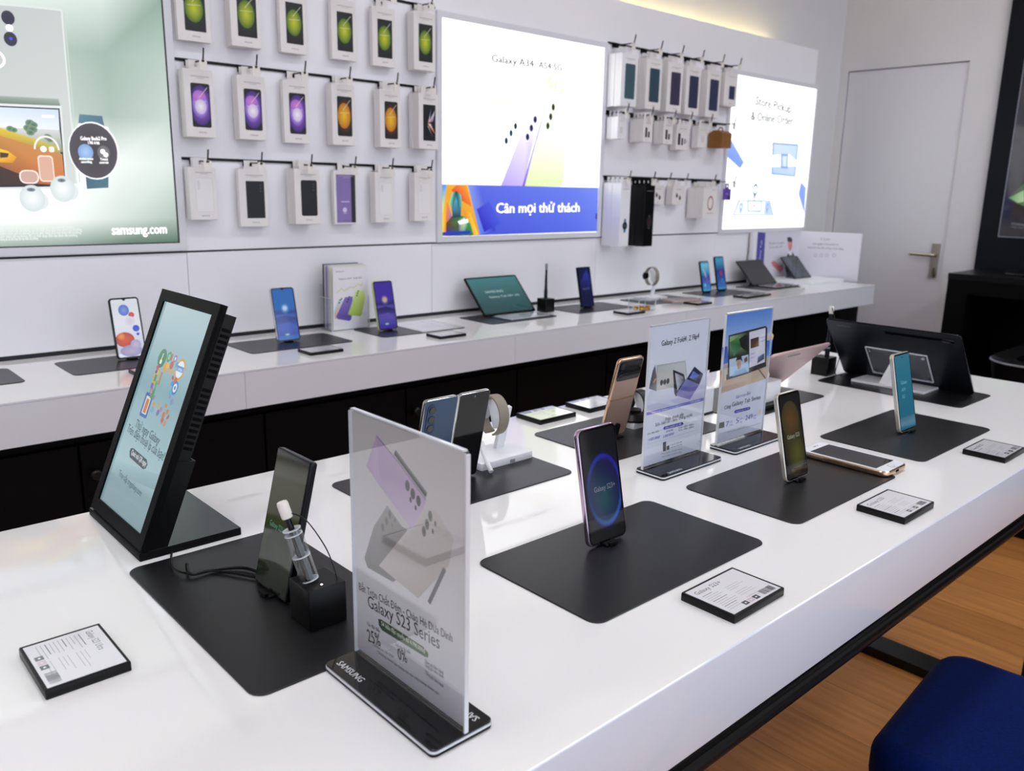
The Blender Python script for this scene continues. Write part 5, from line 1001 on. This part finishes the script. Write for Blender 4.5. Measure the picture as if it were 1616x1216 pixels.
for lab, x, y, sd in (('black-framed tag in front of the bubble wallpaper phone', .722, 2.105, 11), ('black-framed tag in front of the blue moonrise phone', 1.184, 2.100, 12), ('black-framed tag in front of the violet moonrise phone', 1.634, 2.094, 13), ('black-framed tag in front of the dark blue phone', 2.530, 2.083, 14), ('black-framed tag under the lying copper phone', 2.995, 2.092, 15), ('black-framed tag, left of the pair before the teal phones', 3.378, 2.097, 16), ('black-framed tag, right of the pair before the teal phones', 3.492, 2.103, 17)):
    price_tag(lab, x, y, 0 if sd != 17 else 6, None, w=0.105, h=0.075, t=0.009, seed=sd)
m = MB(); m.box(-0.088, 0.088, -0.09, 0.09, 0, 0.0004, 'card'); A = Art(m, T(-0.088, -0.09, 0.00045), M['glossprint'], step=0.00004); A.rect(0, 0, .176, .18, '#55565e'); A.rect(.0022, .0022, .1738, .1778, '#dcdce4'); rnd = random.Random(3)
for k in range(14): A.rect(.02+(.04 if k % 3 else 0), .155-k*.0095, .05+rnd.uniform(.03, .11), .1565-k*.0095, '#b8b9c4')
o = m.build('paper_sheet'); o.matrix_world = at(1.700, 2.276, MZ+.0002); props(o, 'white printed sheet lying on the mat beside the violet moonrise phone', 'paper')
# brochure holder
t = thing('brochure_holder', 'clear acrylic leaflet holder on the wall counter', 'holder', T(1.450, 2.405, TZ))
BH = Matrix.Rotation(math.radians(0), 4, 'Z')
m = MB(); m.box(-.070, .070, -.036, .036, 0, .003, 'clear'); m.box(-.070, .070, -.038, -.036, 0, .105, 'clear'); m.box(-.070, .070, .034, .036, 0, .150, 'clear'); m.box(-.072, -.070, -.038, .036, 0, .110, 'clear'); m.box(.070, .072, -.038, .036, 0, .110, 'clear'); b_ = m.build('box', t)
m = MB()
for x in (-.071, .071): m.box(x-.001, x+.001, -.0385, -.0365, 0, .105, 'clearedge'); m.box(x-.001, x+.001, -.0385, .036, .1085, .110, 'clearedge'); m.box(x-.001, x+.001, .034, .036, .11, .15, 'clearedge')
m.box(-.071, .071, -.0385, -.0365, .104, .1055, 'clearedge'); m.box(-.071, .071, -.0385, -.0365, 0, .002, 'clearedge'); m.build('edges', b_)
def d_leaf(A, w, h):
    A.rect(0, 0, w, h, '#eceaf0'); A.text('SAMSUNG', .08*w, .92*h, .006, '#4a4c54', w=.24*w); A.text('Galaxy A34  A54 5G', .16*w, .80*h, .008, '#3c3e46', w=.66*w)
    A.line([(.1*w,.60*h),(.25*w,.66*h),(.32*w,.62*h),(.5*w,.68*h),(.6*w,.66*h),(.72*w,.72*h),(.8*w,.68*h),(.84*w,.73*h)], .0025, '#c8dc50')
    A.poly([(.02*w,.30*h),(.16*w,.50*h),(.32*w,.48*h),(.22*w,.24*h),(.05*w,.18*h)], ['#a8dce0','#b8e4e8','#c8e8ec','#f0b090','#f0a080'])
    A.poly([(.08*w,.22*h),(.34*w,.52*h),(.56*w,.52*h),(.52*w,.16*h),(.46*w,.13*h),(.12*w,.18*h)], ['#6a58b0','#8a7ac8','#7a68bc','#5c4aa4','#5c4aa4','#6450a8']); A.poly([(.42*w,.24*h),(.66*w,.62*h),(.90*w,.60*h),(.92*w,.48*h),(.82*w,.22*h),(.78*w,.19*h),(.50*w,.22*h)], ['#b8d060','#d4e898','#d8ec9c','#c8dc78','#a4c048','#a4c048','#b0cc58'])
    for a, b in ((.20,.48),(.17,.44),(.24,.50),(.46,.52),(.43,.48),(.40,.44),(.72,.60),(.70,.565),(.68,.53)): A.circ(a*w, b*h, .0026, '#16181e')
m = MB(); m.box(-.0655, .0655, -.0006, 0, 0, .205, 'card'); d_leaf(Art(m, T(0, -.0007, 0) @ UP @ T(-.0655, 0, 0), M['print'], step=.0001), .131, .205)
o = m.build('leaflet'); o.matrix_world = T(1.450, 2.405-.0355, TZ+.0045) @ RX(2); props(o, 'white leaflet with violet and lime phones, front of the clear holder', 'leaflet')
lc = ['#e8e4c0', '#d8dce8', '#e8e8ec', '#5a4a90', '#d8c8d0', '#d4e0c8', '#3c3c44', '#e4dcd8']
for k in range(6):
    m = MB(); yy = .006+.0098*k; m.box(-.0655, .0655, -.0018, .0018, 0, .207+.002*(k % 3), mat('leaflet_paper', ['#e6e3c8', '#dfe3dc', '#cfcadb', '#8f86b0', '#d9d6dd', '#3f4048'][k], .5))
    o = m.build('leaflet'); o.matrix_world = T(1.448, 2.405-.036+yy+.002, TZ+.0045) @ RX(1.5)
    props(o, ['cream leaflet directly behind the front white one in the clear holder', 'pale green-grey leaflet, second behind the front one', 'pale lilac leaflet in the middle of the clear holder', 'dull violet leaflet in the clear holder', 'light grey leaflet next to the rearmost in the holder', 'dark grey leaflet at the back of the clear holder'][k], 'leaflet', 'leaflets in the clear holder')
# tablet with teal screen and its white keyboard
tealscr = lambda A, w, h, r: (A.vgrad(-w/2, -h/2, w/2, h/2, [(0, '#1f4a50'), (0.4, '#2c5c62'), (0.75, '#3a7278'), (1, '#3c8084')]), A.text('SAMSUNG', -w*.27, .012, .014, '#c4dcdc', w=w*.36, bold=.02), A.text('Galaxy Tab S8+ 5G', -w*.25, -.012, .013, '#c4dcdc', w=w*.62))
device('tablet', 'tablet with teal screen and white lettering on the wall counter', 'tablet', at(2.108, 2.306, MZ+.006, 0, 44), .262, .178, .006, .007, 'dkframe', tealscr, bez=.006, punch=False, lit='screen')
o = thing('tablet_stand', 'dark wedge stand under the teal-screen tablet', 'tablet stand', at(2.10, 2.335, MZ)); m = MB(); m.slab(.14, .07, .006, .003, 'black', T(0, .0, 0)); m.build('base', o); m = MB(); m.box(-.03, .03, .0, .005, 0, .075, 'black', T(0, .008, .004) @ RX(-30) @ T(0, 0.012, 0)); m.build('arm', o)
m = MB(); m.slab(.20, .105, .005, .003, 'silver2', bev=.001); kb = m.build('tray', None)
kb.name = 'info_board'; m2 = MB(); m2.slab(.192, .098, .0012, .001, 'card', T(0, 0, .005)); A = Art(m2, T(-.096, -.049, .0063), M['glossprint'], step=.00004); A.rect(0, 0, .192, .098, '#e0e1ea'); A.rect(.09, .05, .13, .064, '#9aa0b0'); A.rect(.02, .02, .16, .0215, '#b0b4c0'); A.rect(.02, .08, .08, .0815, '#b0b4c0'); m2.build('card', kb)
kb.matrix_world = at(2.105, 2.243, MZ+.0002); props(kb, 'white information card board lying in front of the teal-screen tablet', 'card')
pen_stand('black cube pen stand on the wall counter beside the teal-screen tablet', at(2.285, 2.300, MZ), .050, lambda o, s: None, led=False)
o = thing('stylus', 'stylus standing upright in the pen stand on the wall counter', 'stylus', at(2.283, 2.300, MZ+.0515)); m = MB(); m.lathe([(.0072, 0), (.0072, .03), (.0058, .034), (.0042, .095), (.0042, .11)], 'dkframe', n=14); m.build('barrel', o); m = MB(); m.lathe([(.0045, .111), (.0052, .114), (.0052, .130), (.004, .133)], 'silver2', n=14); m.build('tether_cap', o)
# smartwatch group
watch_stand('white watch stand on the wall counter', at(2.935, 2.300, MZ), 'smartwatch with brown strap on the wall counter stand', 'strap', 'dkframe', z=.100, tail=False, R_=.034, base=(.13, .085))
t = thing('clear_box', 'clear plastic box with gold lining, behind a tag on the wall counter', 'box', at(2.640, 2.110, 0, -8)); m = MB()
m.box(-.045, .045, -.03, -.0285, 0, .045, 'clear'); m.box(-.045, .045, .0285, .03, 0, .045, 'clear'); m.box(-.045, -.0435, -.03, .03, 0, .045, 'clear'); m.box(.0435, .045, -.03, .03, 0, .045, 'clear'); m.box(-.045, .045, -.03, .03, 0, .0015, 'clear'); b_ = m.build('body', t)
m = MB()
for a in (-.045, .045): m.box(a-.001, a+.001, -.0305, .0305, .044, .0455, 'clearedge')
for a in (-.03, .03): m.box(-.045, .045, a-.001, a+.001, .044, .0455, 'clearedge')
for a in (-.045, .045):
    for b in (-.03, .03): m.box(a-.001, a+.001, b-.001, b+.001, 0, .045, 'clearedge')
m.build('rim', b_)
m = MB(); rnd = random.Random(5)
for k in range(9): m.lathe([(.0075, 0), (.009, .003), (.006, .009), (.0105, .013)], 'goldfoil', T(-.034+.0085*k, rnd.uniform(-.015, .015), .002) @ RX(rnd.uniform(-25, 25)) @ RY(rnd.uniform(-30, 30)), n=7)
m.build('gold_lining', t)
device('smartphone', 'copper-edged phone lying flat on a tag on the wall counter', 'phone', T(2.965, 2.152, TZ+.0092+.0085) @ RZ(78) @ RX(-90) @ T(0, 0, -.08), .0765, .165, .0080, .009, 'rose', None, punch=False)
# small black tablet with white keyboard
device('tablet', 'small plain black tablet leaning back near the right end of the wall counter', 'tablet', at(3.905, 2.318, MZ+.006, 0, 44), .235, .160, .006, .004, 'dkframe', lambda A, w, h, r: A.rrect(0, 0, w, h, r, '#0e0e12'), punch=False, lit='dimscreen')
o = thing('tablet_stand', 'dark wedge stand under the small black tablet', 'tablet stand', at(3.90, 2.345, MZ)); m = MB(); m.slab(.12, .06, .006, .003, 'black'); m.build('base', o); m = MB(); m.box(-.03, .03, .0, .005, 0, .07, 'black', T(0, .008, .004) @ RX(-30) @ T(0, .012, 0)); m.build('arm', o)
m = MB(); m.slab(.215, .115, .005, .003, 'dkframe', bev=.001); kb = m.build('keyboard'); m2 = MB(); m2.slab(.208, .108, .0012, .001, 'card', T(0, 0, .005)); A = Art(m2, T(-.104, -.054, .0063), M['glossprint'], step=.00004); A.rect(0, 0, .208, .108, '#dcdde6'); rnd = random.Random(9)
for k in range(5):
    for j in range(11): A.rrect(.016+.0175*j, .03+.015*k, .013, .011, .002, '#c6c4d0' if (k+j) % 7 else '#c8a0b4')
m2.build('key_field', kb); kb.matrix_world = at(3.915, 2.250, MZ+.0002); props(kb, 'slim keyboard with pale keys in front of the small black tablet', 'keyboard')
# white corner display at the end of the counter
t = thing('corner_display', 'white folded promo display with drawn man, right end of the wall counter', 'display', T(4.12, 2.455, TZ))
m = MB(); m.box(0, .355, -.280, -.006, 0, .016, 'white'); m.build('platform', t)
m = MB(); m.box(-.17, .33, -.005, .003, .0, .262, 'card'); A = Art(m, T(0, -.0055, 0) @ UP, M['print'], T(4.12, 2.455-.0055, TZ) @ UP, .0001); P = A.px
A.rect(-.17, .0, .33, .262, '#d9d7e2'); A.poly(P([(1196,366),(1208,367),(1205,421),(1192,421)]), '#4c46a0'); A.poly(P([(1189,366),(1196,366),(1192,421),(1187,421)]), '#ecebf2')
A.ptext('Galaxy Tab', (1199,417), (1203,379), .020, '#dcdaf0', bold=.02)
A.ptext('Nâng tầm trải nghiệm', (1213,385), (1237,384), .013, '#7a7884'); A.ptext('Tự hào hiệu suất', (1213,392), (1235,390), .013, '#7a7884')
A.poly(P([(1241,408),(1242,402),(1249,397),(1252,400),(1256,407),(1256,413),(1240,413)]), '#3a3a42'); A.poly(P([(1244,397),(1249,397),(1250,402),(1246,403)]), '#f0eef4'); A.poly(P([(1243,379),(1250,380),(1250,390),(1247,396),(1244,391)]), ['#e89088','#e08880','#d87c78','#c86c6c','#e08880']); A.poly(P([(1242,375),(1246,373.5),(1250,376),(1250,382),(1243,381)]), '#2c3440')
A.poly(P([(1217,414),(1222,411),(1230,419),(1235,417),(1237,424),(1231,431),(1225,424),(1219,419)]), '#d87c7c')
m.build('left_wing', t)
WX = t.matrix_world @ T(.333, -.002, 0) @ RZ(-76)
m = MB(); m.box(0, .335, -.004, .004, 0, .262, 'card', T(.333, -.002, 0) @ RZ(-76)); A = Art(m, T(.333, -.002, 0) @ RZ(-76) @ T(0, -.0045, 0) @ UP, M['print'], WX @ T(0, -.0045, 0) @ UP, .0001)
A.rect(0, 0, .335, .262, '#e2e0ea'); A.ptext('S Lite', (1295,379), (1310,379), .020, '#a0a0ac'); A.ptext('Trải nghiệm S Pen mượt mà', (1282,386), (1323,387), .014, '#7a7884'); A.ptext('cùng bao da siêu mỏng chính hãng', (1274,391), (1331,394), .014, '#5c5a66', bold=.01)
for u in (1287, 1296, 1305, 1316): c = A.px((u, 402.5)); A.ring(c[0], c[1], .006, .010, '#bcbcd0')
m.build('right_wing', t)
device('tablet', 'dark tablet leaning on the white promo platform', 'tablet', T(4.295, 2.318, TZ+.0175) @ RX(-42), .175, .150, .007, .006, 'graph', lambda A, w, h, r: (A.vgrad(-w/2, -h/2, w/2, h/2, [(0, '#2c3640'), (.5, '#26303a'), (1, '#20282f')]), A.poly([(-w*.28, -h*.5), (-w*.05, -h*.5), (-w*.1, h*.5), (-w*.3, h*.5)], ['#38485c','#34445c','#2c3c50','#30425a'])), punch=False, lit='dimscreen')
m = MB(); m.box(-.06, .06, 0, .005, 0, .060, 'silver2', RX(-18)); m.slab(.12, .045, .004, .002, 'silver2', T(0, -.012, 0)); o = m.build('tablet_stand'); o.matrix_world = T(4.295, 2.385, TZ+.0165); props(o, 'grey rest behind the dark tablet on the promo platform', 'tablet stand')
# ================================================================== RIGHT SIDE: black counter, dark wall poster
t = thing('storage_counter', 'black open-fronted counter against the dark wall at the right', 'counter', T(4.50, 1.646, 0))
h_ = TZ+0.092; m = MB()
m.box(0, .515, -1.9, 0, h_-.03, h_, 'black'); m.build('worktop', t)
m = MB(); m.box(.004, .515, -.10, -.001, 0, h_-.0301, 'cab'); m.box(.004, .02, -1.9, -.1001, h_-.10, h_-.0301, 'cab'); m.box(.45, .515, -1.9, -.1001, 0, h_-.0301, 'cab'); m.box(.004, .45, -1.9, -.1001, 0, .08, 'cab'); m.box(.004, .45, -1.9, -1.8, .08, h_-.1001, 'cab'); m.build('body', t)
m = MB(); m.box(.02, .449, -1.799, -.101, TZ-.46, TZ-.44, 'cab'); m.build('shelf', t)
m = MB(); m.box(.17, .40, -.30, -.14, 0, .001, 'black'); m.slab(.30, .18, .012, .03, 'blackg', T(.28, -.30, 0), bev=.003)
o = m.build('tray'); o.matrix_world = T(4.50, 1.646, h_+.0003); props(o, 'flat black tray on the dark counter at the right edge', 'tray')
# black tub armchair between the table end and the dark counter; only its near shell and pale piping show
t = thing('armchair', 'black tub armchair with thin pale piping, in front of the dark counter', 'armchair', T(4.02, 0.80, 0))
m = MB(); n = 8
lo = [(x, y, 0.0) for x, y in rr(.74, .52, .10, n)]; mi_ = [(x, y, .40) for x, y in rr(.76, .62, .12, n)]; hi = [(x, y, .700) for x, y in rr(.78, .72, .14, n)]; hi2 = [(x, y, .712) for x, y in rr(.76, .70, .13, n)]
hin = [(x, y, .700) for x, y in rr(.62, .56, .10, n)]; bot = [(x, y, .42) for x, y in rr(.60, .54, .10, n)]
rings = [lo, mi_, hi, hi2, hin, bot]; N = len(lo); vs = [p for q in rings for p in q]; fs = [tuple(reversed(range(N)))]+[tuple(range(5*N, 6*N))]
for k in range(5):
    for i in range(N): fs.append((k*N+i, k*N+(i+1) % N, (k+1)*N+(i+1) % N, (k+1)*N+i))
m.add(vs, fs, 'cab'); m.build('shell', t)
m = MB(); q = [p for p in hi if p[0] < -.2]; m.tube([(x-.004, y, z-.004) for x, y, z in q], .0045, 'silver2', n=8); m.build('piping', t)
m = MB(); m.slab(.585, .525, .06, .09, 'cab', T(0, 0, .421), bev=.02, n=8); m.build('seat_cushion', t)
t = thing('wall_poster', 'dark framed poster with green aurora glow on the navy wall, cut by the right edge', 'poster', T(5.018, 1.602, TZ+.267))
PW = .70; m = MB(); m.box(-.006, 0, -PW-.006, .006, -.006, .906, 'silver2'); m.build('frame', t)
m = MB(); m.box(-.0085, -.0062, -PW, 0, 0, .90, 'blackg'); A = Art(m, T(-.0088, 0, 0) @ RZ(-90) @ UP, M['dimscreen'], T(5.018-.0088, 1.602, TZ+.267) @ RZ(-90) @ UP, .0002)
A.vgrad(0, 0, PW, .9, [(0, '#231f26'), (.2, '#1c1a22'), (.6, '#2b2836'), (1, '#34323e')]); P = A.px
A.poly(P([(1590,312),(1616,290),(1640,285),(1640,350),(1616,330),(1600,324)]), ['#2c3a2c','#3c6a3c','#5a9a50','#3c6a3c','#6a9a60','#34483a']); A.poly(P([(1592,312),(1616,300),(1616,318),(1606,320)]), ['#6aa060','#a8e090','#d0f0c0','#b8d8a8'])
A.poly(P([(1590,315),(1606,321),(1640,335),(1640,376),(1581,372)]), ['#1a181e','#1a181e','#1a181e','#221f24','#221f24'])
A.ptext('Galaxy Book', (1596,354), (1640,358), .016, '#8a8a90'); A.ptext('hình ảnh mô phỏng', (1596,359), (1640,363), .012, '#707078'); m.build('print', t)
# ================================================================== STOOL
t = thing('stool', 'square stool with rounded navy velvet seat, bottom right corner', 'stool', T(1.298, 0.245, 0) @ RZ(4.5))
zs = TZ-0.30
m = MB(); m.slab(.385, .40, .085, .055, 'velvet', T(0, 0, zs-.085), bev=.030, n=8, bs=5); se = m.build('seat', t)
m = MB(); m.slab(.377, .392, .05, .05, 'velvet', T(0, 0, zs-.130), bev=.004, n=8); m.build('seat_skirt', t)
m = MB()
m.tube([(x*1.0, y*1.0, zs-.0845) for x, y in rr(.386, .401, .055, 8)]+[(.193-.055+.055, .1455, zs-.0845)], .0022, 'velvet', n=6); m.build('seam', se)
for sx in (-1, 1):
    for sy in (-1, 1): m = MB(); m.box(sx*.15-.014, sx*.15+.014, sy*.155-.014, sy*.155+.014, 0, zs-.1301, 'black'); m.build('leg', t)
for sy in (-1, 1): m = MB(); m.box(-.1355, .1355, sy*.155-.01, sy*.155+.01, .18, .20, 'black'); m.build('footrest', t)
